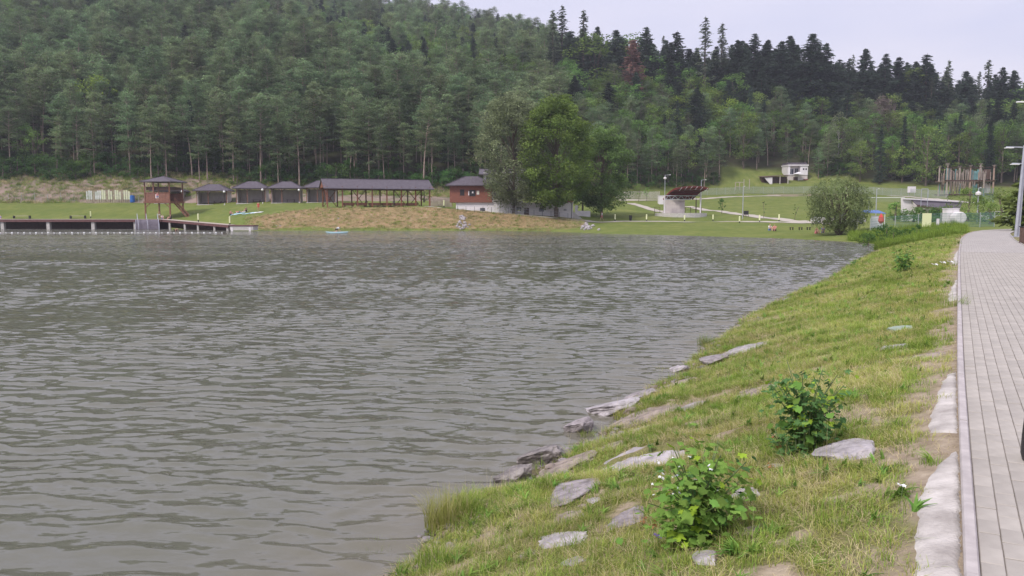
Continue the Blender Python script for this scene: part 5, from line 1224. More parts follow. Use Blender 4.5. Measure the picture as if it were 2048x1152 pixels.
# fences
def fence(name, pts, h, step, label, m_post, m_wire, wires=True, wstep=.16, ww=.016):
    P = [p.copy() for p in pts]; t = empty(name, P[0], 0, label, 'fence'); o0 = P[0]; sg = [0]
    for a, c_ in zip(P, P[1:]): sg.append(sg[-1]+(c_-a).to_2d().length)
    def pt(s): x = float(np.interp(s, sg, [p.x for p in P])); y = float(np.interp(s, sg, [p.y for p in P])); return Vector((x, y, float(ground_z(x, y)[0])))-o0
    pm_ = None; n_ = int(sg[-1]/step)
    for q in range(n_+1):
        a = pt(q*step)
        if pm_ is None: pm_ = MB().tube([(0, 0, -.3), (0, 0, h)], .045, 6).build('fence_post', m_post, t); pm_.location = a
        else: link('fence_post', pm_.data, t, a)
    w_ = MB(); a = pt(0)
    for s in np.arange(wstep, n_*step, wstep):
        c_ = pt(s)
        if wires: w_.box(c_.x-ww/2, c_.x+ww/2, c_.y-ww/2, c_.y+ww/2, c_.z+.05, c_.z+h-.03)
    for s in range(n_):
        a, c_ = pt(s*step), pt((s+1)*step)
        for z in np.arange(.1, h, .3): w_.beam(a+Vector((0, 0, z)), c_+Vector((0, 0, z)), ww)
    w_.build('wire_mesh', m_wire, t)['kind'] = 'stuff'
M['greywire'] = mat('grey_fence_wire', (.34, .37, .37), .6)
fence('mesh_fence', [onD(x, D) for x, D in ((1378, 236), (1480, 241), (1600, 241), (1720, 229), (1800, 217), (1900, 202))], 2.1, 3., 'long grey mesh fence across the top of the right hand field', M['greywire'], M['greywire'], wstep=.2, ww=.035)
fence('mesh_fence', [onD(x, D) for x, D in ((1232, 209), (1270, 213), (1320, 217))], 2.0, 3., 'short pale fence between the big lawn trees and the white kiosk', M['plaster'], M['plaster'], wstep=.2, ww=.05)
fence('mesh_fence', [onD(x, D) for x, D in ((1742, 93), (1800, 92), (1880, 92), (1960, 93), (2010, 95))], 1.7, 2.6, 'grey green mesh fence beyond the end of the lake at the right', M['greywire'], M['greenmesh'], wstep=.13, ww=.02)
fence('wire_fence', [onD(x, D) for x, D in ((-60, 201), (60, 200), (180, 199), (290, 197), (375, 196))], 1.9, 3.4, 'thin wire fence along the foot of the brown earth bank at the left', M['greywire'], M['mesh'], wires=False, ww=.02)
fence('slat_fence', [onD(x, D) for x, D in ((858, 168), (905, 163))], 1.7, 1.2, 'weathered slat fence between the long shelter and the cabin', M['wood'], M['oldwood'], wstep=.3, ww=.12)

# things beyond the right end of the lake
def signboard(px, py, D, w, h, m_, label, name='sign_board', cat='sign board'):
    c_ = at(px, py, D); g = onD(px, D); t = empty(name, g, 0, label, cat); z = c_.z-g.z
    MB().box(-w/2, w/2, -.03, .03, z-h/2, z+h/2).build('board', m_, t)
    for x in (-w*.35, w*.35): MB().box(x-.04, x+.04, .032, .11, -.2, z+h/2-.05).build('post', M['steel'], t)
    return t
signboard(1854.5, 440, 89, 1.0, 1.5, M['yellowpaper'], 'pale yellow board standing before the mesh fence')
signboard(1877, 444, 90, .3, .75, M['white'], 'narrow white sign right of the pale yellow board')
signboard(1821.5, 379, 214, 2.2, 1.6, M['white'], 'small white sign hanging on the far fence')
t = empty('storage_box', onD(1906, 99), 0, 'white upright storage box behind the mesh fence', 'storage box'); MB().box(-.75, .75, 0, 1, 0, 1.95).build('box_body', M['white'], t); MB().box(-.8, .8, -.05, 1.05, 1.953, 2.05).build('lid', M['white'], t); MB().box(-.02, .02, -.02, -.002, .1, 1.9).build('door_gap', M['concrete'], t)
t = empty('water_tank', onD(1920, 98), 0, 'white round tank right of the upright storage box', 'tank')
tk = MB(); tk.tube([(0, -.3, .9), (0, -.25, .9), (0, .9, .9), (0, .95, .9)], [.6, .72, .72, .6], 18); tk.build('tank_body', M['white'], t, smooth=False); 
for x in (-.4, .4): MB().box(x-.06, x+.06, 0, .7, -.1, .42).build('support', M['steel'], t)
t = empty('market_tent', onD(1742, 100), 0, 'blue and white tent canopy behind the willow', 'tent')
MB().slab((-1.7, 0, 2.15), (1.9, 0, 2.0), (1.9, 2.2, 2.4), (-1.7, 2.2, 2.5), .05).build('canopy', M['bluecloth'], t)
for x in (-1.6, 1.8): MB().tube([(x, .1, 0), (x, .1, 2.0)], .04, 6).build('pole', M['white'], t)
MB().box(.2, 1.7, .3, .35, .2, 1.7).build('side_cloth', M['whitecloth'], t); MB().box(-1.5, -.6, .3, .36, 1.0, 1.9).build('side_cloth', M['whitecloth'], t)
t = empty('closed_parasol', onD(1763, 95), 0, 'closed red parasol at the corner of the blue tent', 'parasol'); MB().lathe([(.12, .9), (.34, 1.2), (.28, 1.7), (.04, 2.1)], n=8).build('canopy', M['red'], t); MB().tube([(0, 0, -.1), (0, 0, 2.2)], .03, 6).build('pole', M['steel'], t)
def car(px, D, label, m_, rz=0, L_=4.2):
    t = empty('parked_car', onD(px, D), rz, label, 'car')
    bd = MB(); bd.prism([(-2.1, -.85, .3), (2.1, -.85, .3), (2.1, -.85, .75), (1.3, -.85, .88), (-1.9, -.85, .95), (-2.1, -.85, .8)], (0, 1.7, 0)); bd.build('body', m_, t)
    cb = MB(); cb.prism([(-1.75, -.72, .952), (1.15, -.72, .9), (.45, -.72, 1.42), (-1.3, -.72, 1.45)], (0, 1.44, 0)); cb.build('cabin', M['glass'], t); MB().box(-1.25, .4, -.7, .7, 1.452, 1.5).build('roof', m_, t)
    for x in (-1.3, 1.35):
        for y in (-.86, .7): w_ = MB(); w_.tube([(x, y, .32), (x, y+.16, .32)], .32, 14); wo = w_.build('wheel', M['black'], t); h_ = MB(); h_.tube([(x, y-.01, .32), (x, y+.17, .32)], .16, 10); h_.build('rim', M['steel'], wo)
    for y in (-.6, .6): MB().box(2.08, 2.12, y-.15, y+.15, .6, .72).build('headlight', M['lampwhite'], t)
car(1700, 118, 'silver car parked behind the willow', M['white'], .2); car(1652, 126, 'white car parked left behind the willow', M['white'], -.1); car(1995, 112, 'pale car half hidden by bushes right of the climbing frame', M['white'], .1)

# lamp post and bin on the island at the path bend
t = empty('floodlight_post', place(2031, 474), 0, 'tall galvanised twin lamp post on the grass at the right edge', 'lamp post'); D0 = t.location.y
MB().tube([(0, 0, -.2), (.25, 0, 6.2)], [.11, .075], 10).build('pole', M['steel'], t); MB().tube([(.28, .15, -.2), (.42, .15, 5.4)], [.09, .06], 10).build('pole', M['steel'], t)
MB().box(-.25, .5, -.2, .3, -.15, .06).build('foot_plate', M['steel'], t)
for z, x0_, x1_ in ((6.05, -1.0, 1.5), (4.95, -.55, 1.0)): MB().beam((x0_, 0, z+.04), (x1_, 0, z), .07).build('cross_arm', M['steel'], t); MB().box(x0_-.05, x0_+.45, -.16, .12, z-.05, z+.0).build('lamp_head', M['lampwhite'], t)
pole_light(2064, 68, 205, -1.2, 'far lamp pole just outside the right edge with an arm reaching in')
t = empty('litter_bin', place(2049, 487), 0, 'brown litter bin on the grass below the twin lamp post', 'litter bin'); MB().box(-.17, .25, -.2, .2, 0, .88).build('bin_body', M['rust'], t); MB().box(-.2, .28, -.23, .23, .882, .93).build('lid', M['black'], t)
t = empty('litter_bin', place(2082, 934, 2, 20), 0, 'black rounded bin on the brick path, cut off by the right edge', 'litter bin')
MB().lathe([(.07, 0), (.105, .03), (.118, .08), (.115, .2), (.105, .36), (.1, .37)], n=20).build('bin_body', mat('black_rubber', (.02, .018, .022), .5), t, smooth=True); MB().lathe([(.107, .372), (.09, .4), (.02, .41)], n=20).build('lid', M['black'], t)
# ------------------------------------------------------------------ people
def skinned(name, joints, bones, rad, m_, parent, root=0, sub=1):
    names = list(joints); ix = {n_: i for i, n_ in enumerate(names)}; me = bpy.data.meshes.new(name)
    me.from_pydata([joints[n_] for n_ in names], [(ix[a], ix[c_]) for a, c_ in bones], []); me.materials.append(m_)
    bm = bmesh.new(); bm.from_mesh(me); sl_ = bm.verts.layers.skin.verify(); bm.verts.ensure_lookup_table()
    for i, n_ in enumerate(names):
        r_ = rad[n_]; sv = bm.verts[i][sl_]; sv.radius = r_ if isinstance(r_, tuple) else (r_, r_); sv.use_root = (i == root)
    bm.to_mesh(me); bm.free()
    o = link(name, me, parent); o.modifiers.new('skin', 'SKIN').use_smooth_shade = True; sb = o.modifiers.new('sub', 'SUBSURF'); sb.levels = sub; sb.render_levels = sub
    return o
RAD = dict(pel=(.15, .11), wst=(.12, .09), che=(.16, .10), nek=.055, hed=(.085, .095), top=(.07, .08), shl=.065, shr=.065, ell=.042, elr=.042, hnl=.03, hnr=.03, fil=.022, fir=.022, hil=.10, hir=.10, knl=.06, knr=.06, anl=.042, anr=.042, tol=.03, tor=.03)
BON = [('pel', 'wst'), ('wst', 'che'), ('che', 'nek'), ('nek', 'hed'), ('hed', 'top'), ('che', 'shl'), ('shl', 'ell'), ('ell', 'hnl'), ('hnl', 'fil'), ('che', 'shr'), ('shr', 'elr'), ('elr', 'hnr'), ('hnr', 'fir'), ('pel', 'hil'), ('hil', 'knl'), ('knl', 'anl'), ('anl', 'tol'), ('pel', 'hir'), ('hir', 'knr'), ('knr', 'anr'), ('anr', 'tor')]
STAND = dict(pel=(0,0,.95), wst=(0,0,1.1), che=(0,0,1.3), nek=(0,0,1.47), hed=(0,-.01,1.58), top=(0,0,1.68), shl=(-.18,0,1.4), shr=(.18,0,1.4), ell=(-.24,.02,1.13), elr=(.24,.02,1.13), hnl=(-.25,-.06,.9), hnr=(.25,-.06,.9), fil=(-.25,-.09,.8), fir=(.25,-.09,.8), hil=(-.09,0,.88), hir=(.09,0,.88), knl=(-.1,-.02,.49), knr=(.1,-.02,.49), anl=(-.1,.02,.08), anr=(.1,.02,.08), tol=(-.11,-.14,.03), tor=(.11,-.14,.03))
WALK = dict(STAND, knl=(-.1,-.16,.5), anl=(-.1,-.28,.09), tol=(-.1,-.42,.06), knr=(.1,.06,.5), anr=(.1,.34,.16), tor=(.1,.24,.04), ell=(-.24,.15,1.16), hnl=(-.22,.05,.95), fil=(-.2,0,.88), elr=(.24,-.12,1.16), hnr=(.2,-.26,1.05), fir=(.18,-.32,1.02))
SIT = dict(pel=(0,.1,.14), wst=(0,.12,.3), che=(0,.08,.52), nek=(0,.04,.70), hed=(0,0,.81), top=(0,.01,.91), shl=(-.18,.07,.62), shr=(.18,.07,.62), ell=(-.24,-.08,.42), elr=(.24,-.08,.42), hnl=(-.16,-.28,.42), hnr=(.16,-.28,.42), fil=(-.12,-.34,.42), fir=(.12,-.34,.42), hil=(-.1,.05,.13), hir=(.1,.05,.13), knl=(-.14,-.3,.46), knr=(.14,-.3,.46), anl=(-.12,-.5,.08), anr=(.12,-.5,.08), tol=(-.12,-.64,.04), tor=(.12,-.64,.04))
LIE = {k_: (v[0], v[2]-.9, .11 + (-v[1])*.6) for k_, v in STAND.items()}
KNEEL = dict(pel=(0,.12,.50), wst=(0,.02,.62), che=(0,-.2,.72), nek=(0,-.36,.76), hed=(0,-.46,.80), top=(0,-.54,.84), shl=(-.18,-.26,.72), shr=(.18,-.26,.72), ell=(-.22,-.36,.42), elr=(.22,-.36,.42), hnl=(-.2,-.44,.16), hnr=(.2,-.44,.16), fil=(-.2,-.52,.1), fir=(.2,-.52,.1), hil=(-.1,.12,.44), hir=(.1,.12,.44), knl=(-.12,0,.1), knr=(.12,0,.1), anl=(-.12,.42,.09), anr=(.12,.42,.09), tol=(-.12,.55,.04), tor=(.12,.55,.04))
BEND = dict(STAND, wst=(0,-.05,1.05), che=(0,-.26,1.13), nek=(0,-.42,1.12), hed=(0,-.52,1.08), top=(0,-.6,1.03), shl=(-.18,-.3,1.1), shr=(.18,-.3,1.1), ell=(-.2,-.36,.84), elr=(.2,-.36,.84), hnl=(-.15,-.45,.62), hnr=(.15,-.45,.62), fil=(-.13,-.5,.55), fir=(.13,-.5,.55))
def person(pose, loc, rz, label, top=None, bottom=None, hair='hair', s=1., group=None, longs=False):
    t = empty('person', loc, rz, label, 'person', group); t.scale = (s, s, s)
    skinned('body', pose, BON, RAD, M['skin'], t)
    g = lambda k_: Vector(pose[k_])
    if top:
        J = {'a': g('pel'), 'b': g('wst'), 'c': g('che'), 'd': g('che').lerp(g('nek'), .5), 'e': g('shl'), 'f': g('shr'), 'h': g('shl').lerp(g('ell'), .75), 'i': g('shr').lerp(g('elr'), .75)}
        skinned('shirt', {k_: tuple(v) for k_, v in J.items()}, [('a', 'b'), ('b', 'c'), ('c', 'd'), ('c', 'e'), ('c', 'f'), ('e', 'h'), ('f', 'i')], dict(a=(.17, .13), b=(.145, .115), c=(.18, .125), d=.08, e=.08, f=.08, h=.06, i=.06), M[top], t)
    if bottom:
        f = .97 if longs else .55; J = {'a': g('pel'), 'b': g('hil'), 'c': g('hir'), 'd': g('hil').lerp(g('knl'), f), 'e': g('hir').lerp(g('knr'), f)}; B_ = [('a', 'b'), ('a', 'c'), ('b', 'd'), ('c', 'e')]
        rd = dict(a=(.165, .125), b=.115, c=.115, d=.085, e=.085)
        skinned('trousers' if longs else 'shorts', {k_: tuple(v) for k_, v in J.items()}, B_, rd, M[bottom], t)
    hd, tp = g('hed'), g('top'); ax = (tp-hd).normalized(); J = {'a': tuple(hd+ax*.03+Vector((0, .025, 0))), 'b': tuple(tp+ax*.015)}; skinned('hair', J, [('a', 'b')], dict(a=.098, b=.075), M[hair], t)
    # face, small as it is
    fw = Vector((0, -1, 0)) if abs(ax.z) > .6 else Vector((0, -ax.z, ax.y)).normalized()*(-1 if False else 1)
    if abs(ax.z) > .6:
        for x in (-.032, .032): MB().lathe([(.002, -.008), (.010, 0), (.002, .008)], n=6).build('eye', M['black'], t).location = hd+Vector((x, -.088, .02))
        MB().add([(-.012, 0, -.02), (.012, 0, -.02), (0, 0, .025), (0, -.025, -.018)], [(0, 1, 3), (1, 2, 3), (2, 0, 3), (0, 2, 1)]).build('nose', M['skin'], t).location = hd+Vector((0, -.088, -.005))
    return t
g = place
person(STAND, g(517, 422), .2, 'person in red top and shorts standing above the towels on the lawn', 'red', 'red', s=1.02)
person(STAND, onD(0, 168), -.5, 'person in a lilac shirt at the left edge behind the dock', 'lilac', 'whitecloth', 'blond', 1.05)
person(WALK, g(1203.5, 441.5), R(-75), 'woman in light shorts walking along the lakeside path', 'whitecloth', 'pink', 'blond', .98)
person(SIT, Vector((X(324, 151.5), 151.5, 1.86)), .6, 'child sitting on the dock under the left side of the tower', 'whitecloth', 'bluecloth', s=.95)
person(SIT, Vector((X(340, 151.8), 151.8, 1.80)), -.8, 'dark haired person sitting on the dock right of the child', 'blackcloth', 'blackcloth', s=1.05)
person(BEND, Vector((X(350, 132), 132, -.72)), .9, 'bather bending forward in the water beside the buoy line', None, 'blackcloth', 'blond', 1.)
person(STAND, g(319, 437), .4, 'person in light shorts standing under the tower', None, 'whitecloth', s=.95)
person(STAND, onD(316, 157), .3, 'person in a pink top on the tower steps', 'pink', 'bluecloth', 'blond', .95).location.z = place(330, 438).z + 3.62
# paddle board
p = atz(674, 466.2, 0); t = empty('paddle_board', p, R(4), 'pale turquoise paddle board afloat before the dry bank', 'paddle board'); bdm = MB()
def brd(z, k_=1.): return [(1.68*math.cos(a)*k_, .40*math.sin(a)*k_*(1-.25*abs(math.cos(a))), z + .08*abs(math.cos(a))**4) for a in np.linspace(0, 2*math.pi, 25)[:-1]]
vs = brd(.0, .93)+brd(.06)+brd(.13)+brd(.15, .93); n_ = 24; bdm.add(vs, [tuple(reversed(range(24)))]+[(r_*24+q, r_*24+(q+1) % 24, (r_+1)*24+(q+1) % 24, (r_+1)*24+q) for r_ in range(3) for q in range(24)]+[tuple(range(72, 96))])
bdm.build('hull', M['aqua'], t); dk = MB().box(-.1, 1.2, -.26, .26, .152, .162).build('deck_pad', M['whitecloth'], t)
person(KNEEL, p+Vector((.05, 0, .13)), R(80), 'person kneeling forward on the turquoise paddle board', 'whitecloth', 'blackcloth')
# towels and sunbathers
for px, py, w_, m_, rz, lb in ((476, 428, 2.6, 'aqua', .1, 'pale blue towel at the left end of the row of towels'), (498, 427, 2.4, 'aqua', -.1, 'pale blue towel in the middle of the row'), (514, 425.5, 2.2, 'whitecloth', .05, 'white towel at the right end of the row'), (484, 424, 2.2, 'whitecloth', .2, 'white towel lying behind the sunbathers')):
    q_ = g(px, py); bm = MB(); n_ = 7
    vs = []
    for a in range(n_):
        for c_ in range(n_):
            x = (a/(n_-1)-.5)*w_; y = (c_/(n_-1)-.5)*1.3; X_, Y_ = q_.x+x*math.cos(rz)-y*math.sin(rz), q_.y+x*math.sin(rz)+y*math.cos(rz)
            vs.append((X_-q_.x, Y_-q_.y, float(ground_z(X_, Y_)[0])-q_.z+.07+.02*math.sin(a*2.1+c_)))
    vs += [(x, y, z-.03) for x, y, z in vs]; k2 = n_*n_
    fs = [(a*n_+c_, (a+1)*n_+c_, (a+1)*n_+c_+1, a*n_+c_+1) for a in range(n_-1) for c_ in range(n_-1)]; fs += [tuple(i_+k2 for i_ in reversed(f)) for f in fs]
    o = bm.add(vs, fs).build('towel', M[m_]); o.location = q_; tag(o, lb, 'towel', 'towels spread on the lawn left of the dry bank')
person(SIT, g(462, 430), 1.2, 'sunbather in dark red sitting left of the towels', 'pink', 'blackcloth')
person(LIE, g(479, 426)+Vector((0, 0, .12)), R(95), 'sunbather lying on the pale blue towel', 'pink', 'bluecloth', 'blond')
person(SIT, g(492, 424)+Vector((0, 0, .1)), -.5, 'dark haired sunbather sitting behind the towels', 'blackcloth', 'blackcloth')
person(SIT, g(1540, 461), .4, 'left one of the two people sitting on the right lawn', 'whitecloth', 'bluecloth', 'blond'); person(SIT, g(1549, 462), -.5, 'right one of the two people sitting on the right lawn', 'pink', 'blackcloth')
person(SIT, g(1633, 467), .4, 'person in pink sitting by the water left of the willow', 'pink', 'pink', 'blond', .9); person(SIT, g(1646, 466), -.3, 'person in dark blue sitting under the willow branches', 'bluecloth', 'bluecloth', s=.95)
person(STAND, onD(733, 160), .4, 'person in a white shirt under the middle of the long shelter', 'whitecloth', 'bluecloth').location.z = pl.z
person(STAND, onD(788, 161), -.2, 'person in white and pink standing under the right of the long shelter', 'whitecloth', 'pink', 'blond').location.z = pl.z

# ------------------------------------------------------------------ rocks
M['rock'] = mat('grey_rock', (.15, .13, .13), .9, (.34, .30, .31), 9, detail=10, bump=.02, bscale=24, stretch=(1, 1, 2.5))
M['palerock'] = mat('pale_rock', (.22, .20, .205), .9, (.46, .42, .44), 6, detail=12, bump=.02, bscale=30)
M['brownrock'] = mat('brown_rock', (.15, .12, .105), .95, (.33, .27, .23), 8, detail=8, bump=.02, bscale=16)
M['wetrock'] = mat('dark_wet_rock', (.08, .068, .066), .5, (.25, .22, .21), 7, detail=7, bump=.02, bscale=12)
M['greenrock'] = mat('greenish_rock', (.22, .28, .22), .9, (.30, .36, .30), 8, bump=.01)
def rockmesh(name, sx_, sy_, sz_, seed, flat=.6, sub=4, ang=.28, m_=None):
    bm = bmesh.new(); bmesh.ops.create_icosphere(bm, subdivisions=sub, radius=1); r = np.random.default_rng(seed); off = Vector(r.uniform(-50, 50, 3))
    pl_ = [(Vector(v).normalized(), d_) for v, d_ in zip(r.normal(size=(14, 3))*[1, 1, .45], r.uniform(.55, .9, 14))]
    for v in bm.verts:
        p_ = v.co.copy()
        for n_, d_ in pl_:
            e = p_.dot(n_)-d_
            if e > 0: p_ -= n_*e*.99
        p_ *= 1 + ang*.6*mnoise.fractal(p_*1.2+off, 1, 2, 3) + .035*mnoise.fractal(p_*6+off, 1, 2, 5)
        if p_.z > flat: p_.z = flat + (p_.z-flat)*.15 + .05*mnoise.fractal(p_*3+off, 1, 2, 4)
        v.co = Vector((p_.x*sx_, p_.y*sy_, p_.z*sz_))
    me = bpy.data.meshes.new(name); bm.to_mesh(me); bm.free(); me.polygons.foreach_set('use_smooth', [False]*len(me.polygons)); me.materials.append(m_); return me
ROCKS = [ # px, py, w px, h px, rise m, material, label
 (1287, 930, 84, 82, .10, 'palerock', 'large pale lilac slab left of the flowering bush'),
 (1690, 908, 108, 46, .17, 'palerock', 'pale tilted rock sticking out of the grass right of the second bush'),
 (1146, 978, 82, 56, .07, 'rock', 'grey slab in the grass below the twin shoreline rocks'),
 (1252, 1040, 84, 58, .09, 'rock', 'dark grey rock half under the left side of the front bush'),
 (1140, 1030, 74, 34, .05, 'brownrock', 'flat brownish stone between the grey slab and the straw covered one'),
 (1112, 1082, 104, 36, .06, 'palerock', 'pale striped flat stone near the bottom of the bank'),
 (1086, 917, 66, 40, .17, 'wetrock', 'dark ridged rock at the waterline, upper one of two'),
 (1027, 956, 54, 30, .14, 'wetrock', 'small dark rock in the water, lower one of two'),
 (1162, 858, 48, 44, .17, 'rock', 'grey rock at the waterline below the long pale shore rock'),
 (1226, 816, 60, 26, .12, 'palerock', 'long pale shore rock with a grassy back'),
 (1280, 792, 54, 20, .09, 'rock', 'thin grey rock continuing the long shore rock'),
 (1286, 834, 92, 34, .06, 'brownrock', 'pinkish brown slab right of the long shore rock'),
 (1120, 932, 70, 30, .05, 'brownrock', 'submerged looking brown slab right of the ridged rock'),
 (1222, 893, 56, 18, .03, 'brownrock', 'narrow brown stone above the large pale slab'),
 (1188, 1001, 26, 14, .04, 'palerock', 'small pale stone between the grey slabs'),
 (1408, 1118, 46, 30, .06, 'palerock', 'small pale stone below the front bush'),
 (1152, 1122, 46, 16, .03, 'palerock', 'small flat stone at the bottom edge of the bank'),
 (1058, 1108, 34, 14, .03, 'rock', 'tiny grey stone left of the small flat bottom stone'),
 (1428, 716, 30, 20, .10, 'rock', 'grey block near the water in the middle of the bank'),
 (1480, 703, 58, 14, .07, 'palerock', 'long low grey stone right of the grey block'),
 (1356, 738, 26, 14, .07, 'palerock', 'pale pinkish stone at the waterline in mid bank'),
 (1382, 814, 44, 16, .04, 'rock', 'small lilac grey stone above the front bush'),
 (1518, 782, 60, 36, .05, 'brownrock', 'brown slab just left of the second bush'),
 (1494, 990, 44, 26, .06, 'palerock', 'pale stone between the two bushes'),
 (1545, 934, 46, 16, .05, 'palerock', 'small stone under the second bush with brown leaves'),
 (1806, 660, 32, 22, .16, 'greenrock', 'smooth greenish stone in the upper bank'),
 (1790, 694, 44, 12, .06, 'palerock', 'narrow pale stone below the greenish one'),
 (1836, 717, 84, 14, .05, 'brownrock', 'flat sandy ledge stone left of the kerb in mid bank'),
 (1500, 1062, 70, 24, .05, 'brownrock', 'straw covered stone right of the front bush base'),
 (1350, 770, 60, 14, .05, 'brownrock', 'low brown stone near the shore above the pinkish slab'),
 (1245, 870, 40, 12, .03, 'rock', 'thin flat stone below the pinkish brown slab'),
]
RK = []
for k_, (px, py, w_, h_, rise, m_, lb) in enumerate(ROCKS):
    c_ = place(px, py); wet_ = c_.z < .03
    if wet_: c_ = atz(px, py, .03)
    a = place(px-w_/2, py); b_ = place(px+w_/2, py); u1 = place(px, py-h_/2); u0 = place(px, py+h_/2)
    sx_ = (b_-a).length/2*1.12; sy_ = min((u1-u0).length/2, sx_*1.9)*1.0; sy_ = min(sy_, sx_*.6) if wet_ else sy_; sx_ = sx_*(.78 if wet_ else 1); n_ = Vector((0, 0, 1)); e = .3
    gx_ = float(ground_z(c_.x+e, c_.y)[0]-ground_z(c_.x-e, c_.y)[0])/(2*e); gy_ = float(ground_z(c_.x, c_.y+e)[0]-ground_z(c_.x, c_.y-e)[0])/(2*e)
    nn_ = Vector((-gx_, -gy_, 1)).normalized(); hz_r = max(rise*1.15, .05); me = rockmesh('rock', sx_, sy_, hz_r, 300+k_, .42, 6 if w_ > 60 else 5, m_=M[m_])
    o = link('rock', me, None, c_ + nn_*((-hz_r*.40 + rise*.20) if not wet_ else rise*.15)); o.rotation_euler = nn_.to_track_quat('Z', 'Y').to_euler(); o.rotation_euler.rotate_axis('Z', 0); tag(o, lb, 'rock')
    q_ = nn_.to_track_quat('Z', 'X'); 
    RK.append((c_.x, c_.y, sx_, sy_))
    Rm = Matrix.Rotation(0, 3, 'Z'); zx = Vector((1, 0, gx_)).normalized(); zy = nn_.cross(zx); o.rotation_euler = Matrix((zx, zy, nn_)).transposed().to_euler()
# pebbles along the near waterline
pr_ = np.random.default_rng(44); n_ = 2600; s_ = pr_.uniform(-1, 34, n_)**1.0; u_ = bankW(s_) + pr_.normal(-.12, .22, n_); x_, y_ = su2xy(s_, u_); z_ = ground_z(x_, y_)
kp_ = z_ > -.06; pebs = [rockmesh('pebble', .035, .028, .02, 760+q, .9, 2, m_=M[m2]) for q, m2 in enumerate(('wetrock', 'brownrock', 'rock'))]
PEB = (np.c_[x_[kp_], y_[kp_], z_[kp_]], pr_.integers(0, 3, kp_.sum()), pr_.uniform(0, 6, kp_.sum()), pr_.lognormal(-.1, .55, kp_.sum()))
scatter('shore_pebbles', *PEB, pebs, 'small wet pebbles strewn along the near waterline', [M['wetrock'], M['brownrock'], M['rock']])
# boulder heaps on the far shore
hr = np.random.default_rng(14)
for px, py, w_, h_, n_, lb in ((925, 447, 16, 26, 30, 'pale boulder in the heap at the waterline below the red brown cabin'), (1173, 455, 30, 14, 24, 'pale boulder in the low heap on the shore below the walking woman')):
    base = [rockmesh('boulder', .42, .36, .3, 700+q, .9, 2, m_=M['palerock']) for q in range(3)]
    for q in range(n_):
        ty_ = hr.uniform(0, 1); p_ = place(px+hr.normal(0, .28)*w_*(.5+ty_), min(py+(ty_-.5)*h_, 460.5)); s = hr.uniform(.45, 1.1); o = link('boulder', base[q % 3], None, p_+Vector((0, 0, .1)), (hr.uniform(-.4, .4), hr.uniform(-.4, .4), hr.uniform(0, 6)), s); tag(o, lb, 'boulder', 'pale boulders heaped ' + ('below the cabin' if px < 1000 else 'below the walking woman'))
for px, py, lb in ((560, 452, 'left one of two white stones on the dry bank foot'), (553, 452, 'small white stone beside another at the dry bank foot'), (677, 437, 'lone pale stone halfway up the dry bank')):
    o = link('boulder', base[0], None, place(px, py), (0, 0, px), .6); tag(o, lb, 'boulder')

# pale mortar haunching beside the kerb
def patch(poly, h_, label, m_, name='mortar_strip', seed=0, res=.03):
    P = np.array([tuple(place(x, y).to_2d()) for x, y in poly]); mn, mxx = P.min(0)-.15, P.max(0)+.15
    xs_ = np.arange(mn[0], mxx[0], res); ys_ = np.arange(mn[1], mxx[1], res); GX_, GY_ = np.meshgrid(xs_, ys_, indexing='ij'); x, y = GX_.ravel(), GY_.ravel()
    ins = np.zeros(len(x), bool); dist = np.full(len(x), 9.)
    for a, b_ in zip(P, np.roll(P, -1, 0)):
        c_ = ((a[1] > y) != (b_[1] > y)) & (x < (b_[0]-a[0])*(y-a[1])/(b_[1]-a[1]+1e-12)+a[0]); ins ^= c_
        ab = b_-a; t_ = np.clip(((x-a[0])*ab[0]+(y-a[1])*ab[1])/(ab@ab), 0, 1); dist = np.minimum(dist, np.hypot(x-a[0]-ab[0]*t_, y-a[1]-ab[1]*t_))
    sd_ = np.where(ins, dist, -dist) + .045*fbm(x, y, .8, 6, seed+1)
    z = ground_z(x, y)+np.clip(sd_*.9, -.12, h_)+.002*fbm(x, y, 2, 4, seed+2)+.0018*fbm(x, y, 14, 3, seed+3)
    s_, u_ = xy2su(x, y); z = np.where(u_ < .0, PZ-.08, np.minimum(z, PZ-.004+.01*np.clip(u_, 0, 1)))
    nr_, nc_ = len(xs_), len(ys_); i_ = np.arange(nr_-1)[:, None]*nc_+np.arange(nc_-1)[None, :]; Q = np.stack([i_, i_+nc_, i_+nc_+1, i_+1], -1).reshape(-1, 4); Q = Q[(sd_[Q].max(1) > -.11)]
    o = link(name, fastmesh(name, np.c_[x, y, z], Q, [m_], smooth=True)); tag(o, label, kind='structure'); return P
M['mortar'] = mat('pale_mortar', (.30, .27, .25), .95, (.56, .52, .49), 3, detail=14, bump=.012, bscale=45)
HP = [patch([(1929, 1190), (1926, 1050), (1922, 900), (1898, 905), (1866, 950), (1836, 1000), (1832, 1080), (1836, 1190)], .014, 'rough pale mortar strip beside the kerb in the foreground', M['mortar'], seed=40),
      patch([(1918, 868), (1914, 745), (1896, 750), (1874, 790), (1862, 835), (1862, 866)], .014, 'second patch of rough pale mortar beside the kerb', M['mortar'], seed=50),
      patch([(1917, 600), (1915, 560), (1902, 575), (1897, 604)], .03, 'small far patch of pale mortar beside the kerb', M['mortar'], seed=60),
      patch([(1917, 530), (1917, 500), (1909, 510), (1905, 528)], .02, 'farthest pale mortar patch beside the kerb', M['mortar'], seed=65)]

